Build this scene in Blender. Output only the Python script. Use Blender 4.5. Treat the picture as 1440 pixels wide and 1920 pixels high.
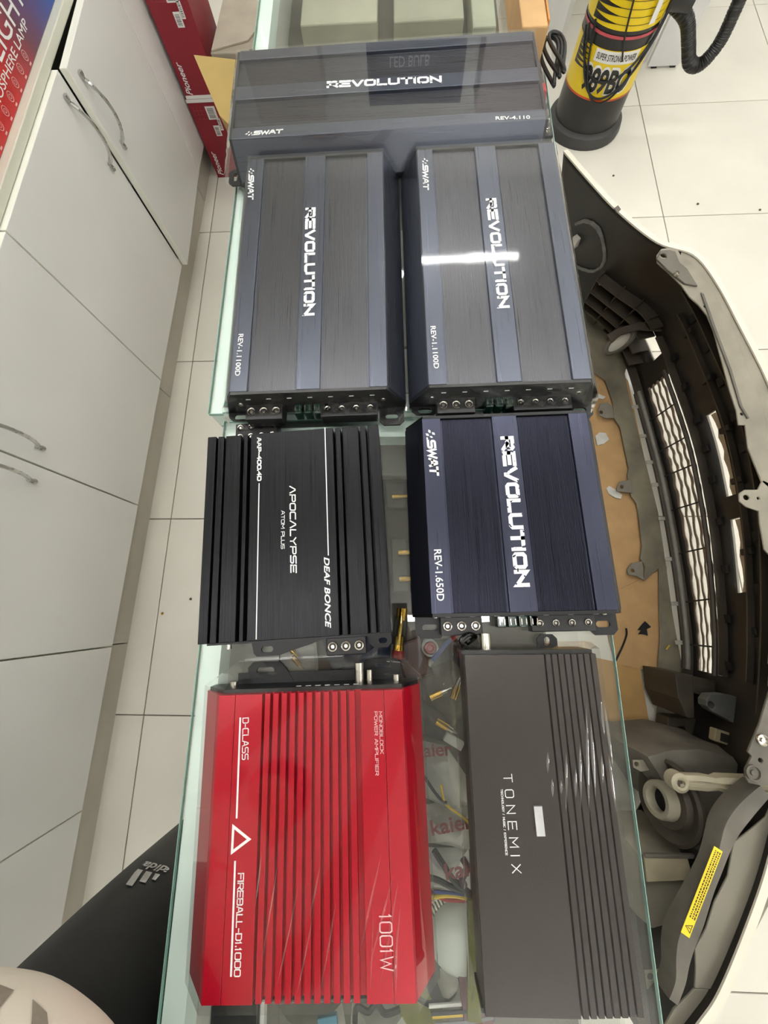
import bpy, bmesh, math, random
from mathutils import Vector, Matrix, noise

random.seed(7)
SC = bpy.context.scene
COL = SC.collection
for _o in list(bpy.data.objects):
    bpy.data.objects.remove(_o)

# ------------------------------------------------------------------ camera
CAM_H = 1.26
cam_d = bpy.data.cameras.new('camera')
cam = bpy.data.objects.new('camera', cam_d)
COL.objects.link(cam)
_r = ((0.99919775, 0.00406896, -0.0398409), (0.005643, 0.9705951, 0.24065183), (0.03964858, -0.24068359, 0.96979348))
cam.matrix_world = Matrix(((_r[0][0], _r[1][0], _r[2][0], 0), (_r[0][1], _r[1][1], _r[2][1], 0),
                           (_r[0][2], _r[1][2], _r[2][2], CAM_H), (0, 0, 0, 1)))
cam_d.sensor_fit = 'VERTICAL'
cam_d.sensor_height = 24.0
cam_d.lens = 24.0 * 737.607 / 1920.0
cam_d.clip_start = 0.01
SC.camera = cam

# ------------------------------------------------------------------ world, exposure
w = bpy.data.worlds.new('world'); SC.world = w; w.use_nodes = True
w.node_tree.nodes['Background'].inputs[0].default_value = (0.75, 0.8, 0.85, 1)
w.node_tree.nodes['Background'].inputs[1].default_value = 0.3
SC.view_settings.view_transform = 'Standard'
SC.view_settings.look = 'None'
SC.view_settings.gamma = 1.0
SC.view_settings.use_curve_mapping = False
SC.view_settings.exposure = 0.4
SC.cycles.max_bounces = 8
TUBE_POWER = 43.0
# ceiling tubes: centre x, centre y, half length (all run along x); several added to brighten cabinets and pleats
TUBES = [(0.385, 2.40, 0.45), (-0.55, 1.30, 0.6), (0.85, 1.30, 0.6), (-0.93, -0.06, 0.29), (1.95, 2.40, 0.6), (0.0, -0.05, 0.6), (1.78, 0.6, 0.45), (2.2, -1.05, 0.6), (0.7, -2.1, 0.6), (1.85, -0.35, 0.45)]
CEIL = 2.7

# ------------------------------------------------------------------ helpers: materials
MATS = {}
def lin(c):
    return tuple(((v / 12.92) if v <= 0.04045 else ((v + 0.055) / 1.055) ** 2.4) for v in (x / 255.0 for x in c))

def mat(name, rgb, rough=0.5, metal=0.0, ns=30.0, amp=0.12, bump=0.0, stretch=(1, 1, 1), coat=0.0, spec=0.5, ramp=None, detail=4.0, dist=0.002, rgh_amp=0.0):
    """procedural noise-varied surface; rgb given as sRGB 0-255"""
    if name in MATS: return MATS[name]
    m = bpy.data.materials.new(name); MATS[name] = m; m.use_nodes = True
    nt = m.node_tree; N = nt.nodes; L = nt.links
    b = N['Principled BSDF']
    c = lin(rgb)
    tc = N.new('ShaderNodeTexCoord'); mp = N.new('ShaderNodeMapping'); mp.inputs['Scale'].default_value = stretch
    nz = N.new('ShaderNodeTexNoise'); nz.inputs['Scale'].default_value = ns; nz.inputs['Detail'].default_value = detail
    L.new(tc.outputs['Object'], mp.inputs['Vector']); L.new(mp.outputs[0], nz.inputs['Vector'])
    cr = N.new('ShaderNodeValToRGB')
    if ramp:
        e = cr.color_ramp.elements
        while len(e) < len(ramp): e.new(0.5)
        for el, (p, cc) in zip(e, ramp):
            el.position = p; el.color = (*lin(cc), 1)
    else:
        e = cr.color_ramp.elements
        e[0].position = 0.3; e[1].position = 0.7
        e[0].color = (*[v * (1 - amp) for v in c], 1); e[1].color = (*[min(1, v * (1 + amp)) for v in c], 1)
    L.new(nz.outputs[0], cr.inputs[0]); L.new(cr.outputs[0], b.inputs['Base Color'])
    b.inputs['Roughness'].default_value = rough; b.inputs['Metallic'].default_value = metal
    b.inputs['Specular IOR Level'].default_value = spec
    b.inputs['Coat Weight'].default_value = coat; b.inputs['Coat Roughness'].default_value = 0.05
    if rgh_amp:
        mr = N.new('ShaderNodeMapRange'); mr.inputs[3].default_value = rough - rgh_amp; mr.inputs[4].default_value = rough + rgh_amp
        mr.inputs[1].default_value = 0.3; mr.inputs[2].default_value = 0.7
        L.new(nz.outputs[0], mr.inputs[0]); L.new(mr.outputs[0], b.inputs['Roughness'])
    if bump:
        bp = N.new('ShaderNodeBump'); bp.inputs['Strength'].default_value = bump; bp.inputs['Distance'].default_value = dist
        L.new(nz.outputs[0], bp.inputs['Height']); L.new(bp.outputs[0], b.inputs['Normal'])
    return m

def film_mat(name, ns=14.0, stretch=(1, 1, 1), bump=0.25, rough=0.03, tint=(1, 1, 1), ior=1.45, dist=0.004):
    m = bpy.data.materials.new(name); MATS[name] = m; m.use_nodes = True
    nt = m.node_tree; N = nt.nodes; L = nt.links
    N.remove(N['Principled BSDF']); out = N['Material Output']
    t = N.new('ShaderNodeBsdfTransparent'); t.inputs[0].default_value = (*tint, 1)
    g = N.new('ShaderNodeBsdfGlossy'); g.inputs['Roughness'].default_value = rough; g.inputs['Color'].default_value = (1, 1, 1, 1)
    f = N.new('ShaderNodeFresnel'); f.inputs[0].default_value = ior
    # thin sheet: the same reflectance from either side (no total internal reflection)
    ge = N.new('ShaderNodeNewGeometry'); mr = N.new('ShaderNodeMapRange'); mr.inputs[3].default_value = ior; mr.inputs[4].default_value = 1.0 / ior
    L.new(ge.outputs['Backfacing'], mr.inputs[0]); L.new(mr.outputs[0], f.inputs[0])
    x = N.new('ShaderNodeMixShader')
    tc = N.new('ShaderNodeTexCoord'); mp = N.new('ShaderNodeMapping'); mp.inputs['Scale'].default_value = stretch
    nz = N.new('ShaderNodeTexNoise'); nz.inputs['Scale'].default_value = ns; nz.inputs['Detail'].default_value = 2
    bp = N.new('ShaderNodeBump'); bp.inputs['Strength'].default_value = bump; bp.inputs['Distance'].default_value = dist
    L.new(tc.outputs['Object'], mp.inputs[0]); L.new(mp.outputs[0], nz.inputs['Vector']); L.new(nz.outputs[0], bp.inputs['Height'])
    L.new(bp.outputs[0], g.inputs['Normal']); L.new(bp.outputs[0], f.inputs['Normal'])
    L.new(f.outputs[0], x.inputs[0]); L.new(t.outputs[0], x.inputs[1]); L.new(g.outputs[0], x.inputs[2]); L.new(x.outputs[0], out.inputs[0])
    return m

def print_worn(name, rgb, thr=0.36, ns=160.0):
    """flat ink that has flaked off in small spots"""
    m = mat(name, rgb, 0.5)
    nt = m.node_tree; N = nt.nodes; L = nt.links
    b = N['Principled BSDF']; out = N['Material Output']
    tc = N.new('ShaderNodeTexCoord'); nz = N.new('ShaderNodeTexNoise'); nz.inputs['Scale'].default_value = ns; nz.inputs['Detail'].default_value = 1
    L.new(tc.outputs['Object'], nz.inputs['Vector'])
    mt = N.new('ShaderNodeMath'); mt.operation = 'GREATER_THAN'; mt.inputs[1].default_value = thr
    L.new(nz.outputs[0], mt.inputs[0])
    t = N.new('ShaderNodeBsdfTransparent'); x = N.new('ShaderNodeMixShader')
    L.new(mt.outputs[0], x.inputs[0]); L.new(t.outputs[0], x.inputs[1]); L.new(b.outputs[0], x.inputs[2]); L.new(x.outputs[0], out.inputs[0])
    return m

def emit_mat(name, rgb, strength):
    m = bpy.data.materials.new(name); MATS[name] = m; m.use_nodes = True
    nt = m.node_tree; N = nt.nodes; L = nt.links
    N.remove(N['Principled BSDF'])
    e = N.new('ShaderNodeEmission'); e.inputs[0].default_value = (*lin(rgb), 1); e.inputs[1].default_value = strength
    L.new(e.outputs[0], N['Material Output'].inputs[0]); return m

# ------------------------------------------------------------------ helpers: meshes
def link(name, me, parent=None, loc=(0, 0, 0), rot=(0, 0, 0)):
    o = bpy.data.objects.new(name, me); COL.objects.link(o); o.parent = parent
    o.location = loc; o.rotation_euler = rot; return o

def empty(name, loc=(0, 0, 0), rz=0.0):
    o = bpy.data.objects.new(name, None); COL.objects.link(o); o.location = loc; o.rotation_euler = (0, 0, rz); o.empty_display_size = 0.02
    return o

def tag(o, label=None, cat=None, group=None, kind=None):
    if label: o['label'] = label
    if cat: o['category'] = cat
    if group: o['group'] = group
    if kind: o['kind'] = kind
    return o

def ob(name, bm, m, parent=None, loc=(0, 0, 0), rot=(0, 0, 0), smooth=False, bevel=0.0, label=None, weld=False):
    if weld: bmesh.ops.remove_doubles(bm, verts=bm.verts, dist=1e-5)
    bmesh.ops.recalc_face_normals(bm, faces=bm.faces)
    me = bpy.data.meshes.new(name); bm.to_mesh(me); bm.free()
    ms = m if isinstance(m, (list, tuple)) else [m]
    for q in ms: me.materials.append(q)
    if smooth:
        for p in me.polygons: p.use_smooth = True
        try: me.set_sharp_from_angle(angle=math.radians(40))
        except Exception: pass
    o = link(name, me, parent, loc, rot)
    if bevel:
        md = o.modifiers.new('bevel', 'BEVEL'); md.width = bevel; md.segments = 2; md.limit_method = 'ANGLE'; md.angle_limit = math.radians(40)
    if label: o['label'] = label
    return o

def NB(): return bmesh.new()

def box(bm, x0, x1, y0, y1, z0, z1, mi=0):
    v = [bm.verts.new(p) for p in ((x0, y0, z0), (x1, y0, z0), (x1, y1, z0), (x0, y1, z0), (x0, y0, z1), (x1, y0, z1), (x1, y1, z1), (x0, y1, z1))]
    for q in ((0, 3, 2, 1), (4, 5, 6, 7), (0, 1, 5, 4), (1, 2, 6, 5), (2, 3, 7, 6), (3, 0, 4, 7)):
        f = bm.faces.new([v[i] for i in q]); f.material_index = mi
    return v

def bbox(*a):
    bm = NB(); box(bm, *a); return bm

def extr_y(bm, prof, y0, y1, mi=0):
    """closed (x,z) profile swept along y"""
    a = [bm.verts.new((x, y0, z)) for x, z in prof]; b = [bm.verts.new((x, y1, z)) for x, z in prof]
    n = len(prof)
    for i in range(n):
        f = bm.faces.new((a[i], a[(i + 1) % n], b[(i + 1) % n], b[i])); f.material_index = mi
    bm.faces.new(a); bm.faces.new(list(reversed(b)))

def plate(bm, outer, z0, z1, holes=(), mi=0):
    """flat polygon with round or polygon holes, extruded from z0 to z1"""
    es = []
    for loop in [outer] + list(holes):
        vs = [bm.verts.new((p[0], p[1], z0)) for p in loop]
        for i in range(len(vs)): es.append(bm.edges.new((vs[i], vs[(i + 1) % len(vs)])))
    r = bmesh.ops.triangle_fill(bm, edges=es, use_beauty=True, use_dissolve=False)
    fs = [g for g in r['geom'] if isinstance(g, bmesh.types.BMFace)]
    e = bmesh.ops.extrude_face_region(bm, geom=fs)
    vs = [g for g in e['geom'] if isinstance(g, bmesh.types.BMVert)]
    bmesh.ops.translate(bm, verts=vs, vec=(0, 0, z1 - z0))

def circ(cx, cy, r, n=14, ry=None):
    return [(cx + r * math.cos(2 * math.pi * i / n), cy + (ry or r) * math.sin(2 * math.pi * i / n)) for i in range(n)]

def slot(cx, cy, l, r, n=6, horiz=True):
    pts = []
    for i in range(n + 1):
        a = -math.pi / 2 + math.pi * i / n; pts.append((cx + l / 2 + r * math.cos(a), cy + r * math.sin(a)))
    for i in range(n + 1):
        a = math.pi / 2 + math.pi * i / n; pts.append((cx - l / 2 + r * math.cos(a), cy + r * math.sin(a)))
    if not horiz: pts = [(cx - (y - cy), cy + (x - cx)) for x, y in pts]
    return pts

def lathe(bm, prof, seg=20, mx=None, mi=0, close=False):
    """(r, z) profile around local z, then transformed by mx"""
    mx = mx or Matrix.Identity(4); rings = []
    for r, z in prof:
        if r < 1e-6: rings.append([bm.verts.new(mx @ Vector((0, 0, z)))])
        else: rings.append([bm.verts.new(mx @ Vector((r * math.cos(2 * math.pi * i / seg), r * math.sin(2 * math.pi * i / seg), z))) for i in range(seg)])
    pr = list(zip(rings[:-1], rings[1:]))
    if close: pr.append((rings[-1], rings[0]))
    for A, B in pr:
        for i in range(seg):
            j = (i + 1) % seg
            if len(A) == 1 and len(B) == 1: continue
            if len(A) == 1: f = bm.faces.new((A[0], B[i], B[j]))
            elif len(B) == 1: f = bm.faces.new((A[i], A[j], B[0]))
            else: f = bm.faces.new((A[i], A[j], B[j], B[i]))
            f.material_index = mi

def frame(p, d, up=(0, 0, 1)):
    d = Vector(d).normalized(); u = Vector(up)
    if abs(d.dot(u)) > 0.98: u = Vector((0, 1, 0))
    x = u.cross(d).normalized(); y = d.cross(x)
    return Matrix(((x.x, y.x, d.x, p[0]), (x.y, y.y, d.y, p[1]), (x.z, y.z, d.z, p[2]), (0, 0, 0, 1)))

def rod(bm, p0, p1, r, r1=None, seg=12, mi=0):
    p0 = Vector(p0); p1 = Vector(p1); d = p1 - p0
    r1 = r if r1 is None else r1
    lathe(bm, [(0, 0), (r, 0), (r1, d.length), (0, d.length)], seg, frame(p0, d), mi)

def smooth_pts(pts, n=6):
    P = [Vector(p) for p in pts]; out = []
    for i in range(len(P) - 1):
        a = P[max(i - 1, 0)]; b = P[i]; c = P[i + 1]; d = P[min(i + 2, len(P) - 1)]
        for k in range(n):
            t = k / n
            out.append(0.5 * ((2 * b) + (c - a) * t + (2 * a - 5 * b + 4 * c - d) * t * t + (3 * b - a - 3 * c + d) * t ** 3))
    out.append(P[-1]); return out

def tube(bm, pts, r, seg=8, n=5, mi=0, rad=None):
    P = smooth_pts(pts, n) if n else [Vector(p) for p in pts]
    rings = []; up = Vector((0.13, 0.27, 0.95)).normalized()
    for i, p in enumerate(P):
        d = (P[min(i + 1, len(P) - 1)] - P[max(i - 1, 0)])
        if d.length < 1e-9: d = Vector((0, 0, 1))
        mx = frame(p, d, up); rr = r if rad is None else rad(i / (len(P) - 1))
        rings.append([bm.verts.new(mx @ Vector((rr * math.cos(2 * math.pi * k / seg), rr * math.sin(2 * math.pi * k / seg), 0))) for k in range(seg)])
    for A, B in zip(rings[:-1], rings[1:]):
        for k in range(seg):
            j = (k + 1) % seg; f = bm.faces.new((A[k], A[j], B[j], B[k])); f.material_index = mi
    bm.faces.new(rings[0]); bm.faces.new(rings[-1])

def hull(bm, pts):
    vs = [bm.verts.new(p) for p in pts]
    r = bmesh.ops.convex_hull(bm, input=vs)
    junk = [g for g in r.get('geom_interior', []) if isinstance(g, bmesh.types.BMVert)]
    if junk: bmesh.ops.delete(bm, geom=junk, context='VERTS')

def jitter(bm, amp, sc=20.0, seed=0.0):
    for v in bm.verts:
        v.co += noise.noise_vector(v.co * sc + Vector((seed, seed * 1.7, 0))) * amp

# ------------------------------------------------------------------ helpers: lettering
GL = {
 'A': [[(0, 0), (0.38, 1), (0.62, 1), (1, 0)], [(0.17, 0.34), (0.83, 0.34)]],
 '^': [[(0, 0), (0.42, 1), (0.58, 1), (1, 0)]],
 'B': [[(0, 0), (0, 1), (0.85, 1), (1, 0.88), (1, 0.62), (0.85, 0.52), (0, 0.52)], [(0.85, 0.52), (1, 0.4), (1, 0.12), (0.85, 0), (0, 0)]],
 'C': [[(1, 0), (0.15, 0), (0, 0.15), (0, 0.85), (0.15, 1), (1, 1)]],
 'D': [[(0, 0), (0, 1), (0.82, 1), (1, 0.82), (1, 0.18), (0.82, 0), (0, 0)]],
 'E': [[(1, 0), (0, 0), (0, 1), (1, 1)], [(0, 0.5), (0.9, 0.5)]],
 'F': [[(0, 0), (0, 1), (1, 1)], [(0, 0.5), (0.85, 0.5)]],
 'G': [[(1, 1), (0.15, 1), (0, 0.85), (0, 0.15), (0.15, 0), (1, 0), (1, 0.45), (0.55, 0.45)]],
 'H': [[(0, 0), (0, 1)], [(1, 0), (1, 1)], [(0, 0.5), (1, 0.5)]],
 'I': [[(0, 0), (0, 1)]],
 'K': [[(0, 0), (0, 1)], [(1, 1), (0.08, 0.5), (1, 0)]],
 'L': [[(0, 1), (0, 0), (1, 0)]],
 'M': [[(0, 0), (0, 1), (0.5, 0.35), (1, 1), (1, 0)]],
 'N': [[(0, 0), (0, 1), (1, 0), (1, 1)]],
 'O': [[(0.15, 0), (0, 0.15), (0, 0.85), (0.15, 1), (0.85, 1), (1, 0.85), (1, 0.15), (0.85, 0), (0.15, 0)]],
 'P': [[(0, 0), (0, 1), (0.85, 1), (1, 0.85), (1, 0.55), (0.85, 0.42), (0, 0.42)]],
 'R': [[(0, 0), (0, 1), (0.85, 1), (1, 0.85), (1, 0.58), (0.85, 0.45), (0, 0.45)], [(0.5, 0.45), (1, 0)]],
 'S': [[(0, 0), (0.85, 0), (1, 0.13), (1, 0.4), (0.85, 0.5), (0.15, 0.5), (0, 0.62), (0, 0.87), (0.15, 1), (1, 1)]],
 'T': [[(0, 1), (1, 1)], [(0.5, 1), (0.5, 0)]],
 'U': [[(0, 1), (0, 0.15), (0.15, 0), (0.85, 0), (1, 0.15), (1, 1)]],
 'V': [[(0, 1), (0.45, 0), (0.55, 0), (1, 1)]],
 'W': [[(0, 1), (0.22, 0), (0.5, 0.8), (0.78, 0), (1, 1)]],
 'X': [[(0, 0), (1, 1)], [(0, 1), (1, 0)]],
 'Y': [[(0, 1), (0.5, 0.5), (1, 1)], [(0.5, 0.5), (0.5, 0)]],
 '-': [[(0, 0.45), (1, 0.45)]], '.': [[(0, 0), (0, 0.1)]], '/': [[(0, 0), (0.6, 1)]],
 '0': [[(0.15, 0), (0, 0.15), (0, 0.85), (0.15, 1), (0.85, 1), (1, 0.85), (1, 0.15), (0.85, 0), (0.15, 0)]],
 '1': [[(0, 0.8), (0.35, 1), (0.35, 0)]],
 '4': [[(0.75, 0), (0.75, 1), (0, 0.35), (1, 0.35)]],
}
GW = {'I': 0.05, '.': 0.05, '1': 0.4, '-': 0.5, ' ': 0.5, 'M': 1.15, 'W': 1.25, 'L': 0.85, '/': 0.5}

def strip2d(bm, pts, hw, z0, z1, tf):
    closed = (pts[0] == pts[-1]) and len(pts) > 2
    P = [Vector((p[0], p[1])) for p in (pts[:-1] if closed else pts)]; n = len(P); Lf = []; Rt = []
    for i in range(n):
        a = P[i - 1] if (closed or i > 0) else None; c = P[(i + 1) % n] if (closed or i < n - 1) else None
        d1 = (P[i] - a).normalized() if a is not None else None; d2 = (c - P[i]).normalized() if c is not None else None
        if d1 is None: d1 = d2
        if d2 is None: d2 = d1
        n1 = Vector((-d1.y, d1.x)); n2 = Vector((-d2.y, d2.x)); m = n1 + n2
        if m.length < 1e-6: m = n1
        m.normalize(); k = hw / max(0.45, m.dot(n1))
        q = P[i].copy()
        if not closed and i == 0: q -= d2 * hw
        if not closed and i == n - 1: q += d1 * hw
        Lf.append(q + m * k); Rt.append(q - m * k)
    mk = lambda q, z: bm.verts.new(tf(q.x, q.y, z))
    lt = [mk(q, z1) for q in Lf]; rt = [mk(q, z1) for q in Rt]; lb = [mk(q, z0) for q in Lf]; rb = [mk(q, z0) for q in Rt]
    for i in range(n if closed else n - 1):
        j = (i + 1) % n
        bm.faces.new((lt[i], lt[j], rt[j], rt[i])); bm.faces.new((lb[i], rb[i], rb[j], lb[j]))
        bm.faces.new((lt[i], lb[i], lb[j], lt[j])); bm.faces.new((rt[i], rt[j], rb[j], rb[i]))
    if not closed:
        bm.faces.new((lt[0], rt[0], rb[0], lb[0])); bm.faces.new((lt[-1], lb[-1], rb[-1], rt[-1]))

def stroke_bm(s, length, h, sw, gap=0.3, z0=0.0, z1=0.0004, shear=0.0):
    """stroke lettering centred on the origin, reading along +x, letter height h, stroke width sw"""
    tot = sum(GW.get(c, 1.0) for c in s) + gap * (len(s) - 1)
    k = (length - sw) / tot; x = -length / 2 + sw / 2; bm = NB(); hh = h - sw
    tf = lambda a, b, z: (a + shear * b, b, z)
    for c in s:
        wd = GW.get(c, 1.0) * k
        for pl in GL.get(c, []):
            strip2d(bm, [(x + p[0] * wd, -hh / 2 + p[1] * hh) for p in pl], sw / 2, z0, z1, tf)
        x += wd + gap * k
    return bm

def font_bm(s, length, h, off=0.0, z1=0.0004, shear=0.0):
    """solid lettering from the built-in typeface, scaled to length x cap height h, centred"""
    cu = bpy.data.curves.new('t', 'FONT'); cu.body = s; cu.extrude = 0.02; cu.offset = off; cu.shear = shear; cu.resolution_u = 3
    o = bpy.data.objects.new('t', cu); COL.objects.link(o)
    dg = bpy.context.evaluated_depsgraph_get(); me = bpy.data.meshes.new_from_object(o.evaluated_get(dg))
    bm = NB(); bm.from_mesh(me); bpy.data.objects.remove(o); bpy.data.curves.remove(cu); bpy.data.meshes.remove(me)
    xs = [v.co.x for v in bm.verts]; ys = [v.co.y for v in bm.verts]
    a, b, c, d = min(xs), max(xs), min(ys), max(ys)
    for v in bm.verts:
        v.co = Vector(((v.co.x - (a + b) / 2) / (b - a) * length, (v.co.y - (c + d) / 2) / (d - c) * h, 0 if v.co.z < 0 else z1))
    return bm

def to_local(par, p):
    rz = par.rotation_euler[2]; dx = p[0] - par.location[0]; dy = p[1] - par.location[1]
    return (dx * math.cos(rz) + dy * math.sin(rz), -dx * math.sin(rz) + dy * math.cos(rz))

def lay(name, par, bm_fn, ends, z, m, label=None):
    """lay flat lettering on a horizontal face of `par` (z above its base) from point to point"""
    a = Vector(to_local(par, ends[0])); b = Vector(to_local(par, ends[1])); c = (a + b) / 2; d = b - a
    return ob(name, bm_fn(d.length), m, par, (c.x, c.y, z), (0, 0, math.atan2(d.y, d.x)), label=label)

# ------------------------------------------------------------------ shared materials
M_white = mat('white_ink', (232, 233, 232), 0.45, ns=200, amp=0.03)
M_worn = print_worn('worn_white_ink', (236, 237, 238))
M_blackpl = mat('black_plastic', (22, 22, 24), 0.42, ns=60, amp=0.2)
M_blackmt = mat('black_metal', (20, 20, 22), 0.38, 0.3, ns=60, amp=0.2)
M_chrome = mat('chrome', (205, 205, 205), 0.12, 1.0, ns=40, amp=0.05)
M_nickel = mat('nickel', (190, 186, 176), 0.22, 1.0, ns=80, amp=0.08)
M_gold = mat('gold_plating', (200, 160, 70), 0.25, 1.0, ns=80, amp=0.1)
M_film = film_mat('shrink_film', 9.0, (1, 1, 1), 0.08, 0.05)
M_filmc = film_mat('tight_shrink_film', 9.0, (1, 1, 1), 0.02, 0.004)
M_filmw = film_mat('shrink_film_wrinkled', 60.0, (1.0, 0.12, 1), 0.7, 0.04)
M_bag = film_mat('clear_bag_plastic', 30.0, (1, 1, 1), 0.9, 0.08, (0.93, 0.94, 0.94), 1.6)
M_glass = film_mat('counter_glass', 2.0, (1, 1, 1), 0.0, 0.0, (0.985, 0.996, 0.99), 1.5)
M_gedge = mat('glass_edge', (150, 190, 178), 0.3, ns=20, amp=0.1)
M_mint = mat('mint_white_rail', (236, 250, 243), 0.35, ns=12, amp=0.04)
M_card = mat('cardboard', (187, 151, 104), 0.85, ns=18, amp=0.1, bump=0.05)
M_orange = mat('orange_wire', (190, 90, 40), 0.5)
M_yellow_w = mat('yellow_wire', (212, 178, 50), 0.5)
M_red_w = mat('red_wire', (160, 40, 38), 0.5)
M_blue_w = mat('blue_wire', (52, 70, 130), 0.5)
M_black_w = mat('black_wire', (18, 18, 19), 0.5)
M_white_w = mat('white_wire', (215, 213, 205), 0.5)

# ------------------------------------------------------------------ the room
M_tile = mat('cream_floor_tile', (226, 222, 210), 0.16, ns=3.0, amp=0.05, spec=0.5, rgh_amp=0.05)
M_grout = mat('grout', (112, 106, 94), 0.9, ns=40, amp=0.25)
M_wall = mat('wall_paint', (226, 226, 220), 0.8, ns=8, amp=0.03)
M_ceil = mat('ceiling_paint', (236, 236, 232), 0.9, ns=6, amp=0.03)
RX0, RX1, RY0, RY1 = -1.32, 3.2, -2.3, 3.2
bm = bbox(RX0, RX1, RY0, RY1, -0.06, -0.004); floor = tag(ob('floor', bm, M_grout), kind='structure', label='cream ceramic tiled shop floor')
TP = 0.603
bm = NB(); box(bm, 0.0017, TP - 0.0017, 0.0017, TP - 0.0017, -0.006, 0.0)
_t = ob('tile', bm, M_tile, floor, bevel=0.0012); tile_me = _t.data
first = True
for ix in range(-1, 8):
    for iy in range(-4, 6):
        x = -0.769 - TP + TP * ix + TP; y = -0.31 + TP * iy
        if x + TP < RX0 or x > RX1 or y + TP < RY0 or y > RY1: continue
        if first: t = _t; first = False
        else:
            t = _t.copy(); COL.objects.link(t); t.parent = floor
        t.location = (x, y, 0)
for nm, a in (('wall_left', (RX0 - 0.08, RX0, RY0, RY1, 0, CEIL)), ('wall_right', (RX1, RX1 + 0.08, RY0, RY1, 0, CEIL)),
              ('wall_back', (RX0 - 0.08, RX1 + 0.08, RY1, RY1 + 0.08, 0, CEIL)), ('wall_front', (RX0 - 0.08, RX1 + 0.08, RY0 - 0.08, RY0, 0, CEIL))):
    tag(ob(nm, bbox(*a), M_wall), kind='structure')
tag(ob('ceiling', bbox(RX0 - 0.08, RX1 + 0.08, RY0 - 0.08, RY1 + 0.08, CEIL, CEIL + 0.06), M_ceil), kind='structure')

M_tube = emit_mat('led_tube_light', (252, 251, 250), TUBE_POWER)
for i, (x, y, hl) in enumerate(TUBES):
    t = empty('tube_light', (x, y, CEIL))
    tag(t, 'white LED tube light on the shop ceiling, from a set with added fill tubes', 'light', 'ceiling tube lights')
    ob('housing', bbox(-hl - 0.01, hl + 0.01, -0.02, 0.02, -0.035, 0), M_white_w, t)
    bm = NB(); rod(bm, (-hl, 0, -0.05), (hl, 0, -0.05), 0.018, seg=10); ob('tube', bm, M_tube, t, smooth=True)

# ------------------------------------------------------------------ white cabinets along the left
M_door = mat('white_laminate', (226, 225, 221), 0.22, ns=2.5, amp=0.03, spec=0.5)
M_edge = mat('white_edge_band', (238, 238, 226), 0.4, ns=10, amp=0.03)
M_carc = mat('cabinet_carcass', (205, 204, 192), 0.5, ns=10, amp=0.04)
M_dark = mat('dark_gap', (8, 8, 8), 0.9)
CRZ = -math.atan(0.023)
def cab_pt(y, dx=0.0):
    """point on the door-front line of the cabinet row"""
    return (-0.815 + dx + 0.023 * y, y)

def handle_bm(l=0.165):
    bm = NB(); n = 30; P = []
    for i in range(n + 1):
        t = i / n; z = (t - 0.5) * l
        out = 0.004 + 0.026 * max(0.0, math.sin(math.pi * min(1, max(0, (t - 0.1) / 0.8)))) ** 0.7
        P.append((out, 0, z))
    def rad(t):
        e = min(t, 1 - t)
        return 0.0062 if e < 0.04 else (0.0048 + 0.0022 * abs(math.sin(e * 95)) if e < 0.2 else 0.0042)
    tube(bm, P, 0.004, 8, 1, rad=rad)
    for s in (-1, 1): rod(bm, (-0.001, 0, s * (l * 0.5 - 0.006)), (0.006, 0, s * (l * 0.5 - 0.006)), 0.0055, seg=10)
    return bm
_h = ob('handle', handle_bm(), M_chrome, smooth=True); handle_me = _h.data; bpy.data.objects.remove(_h)

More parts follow.
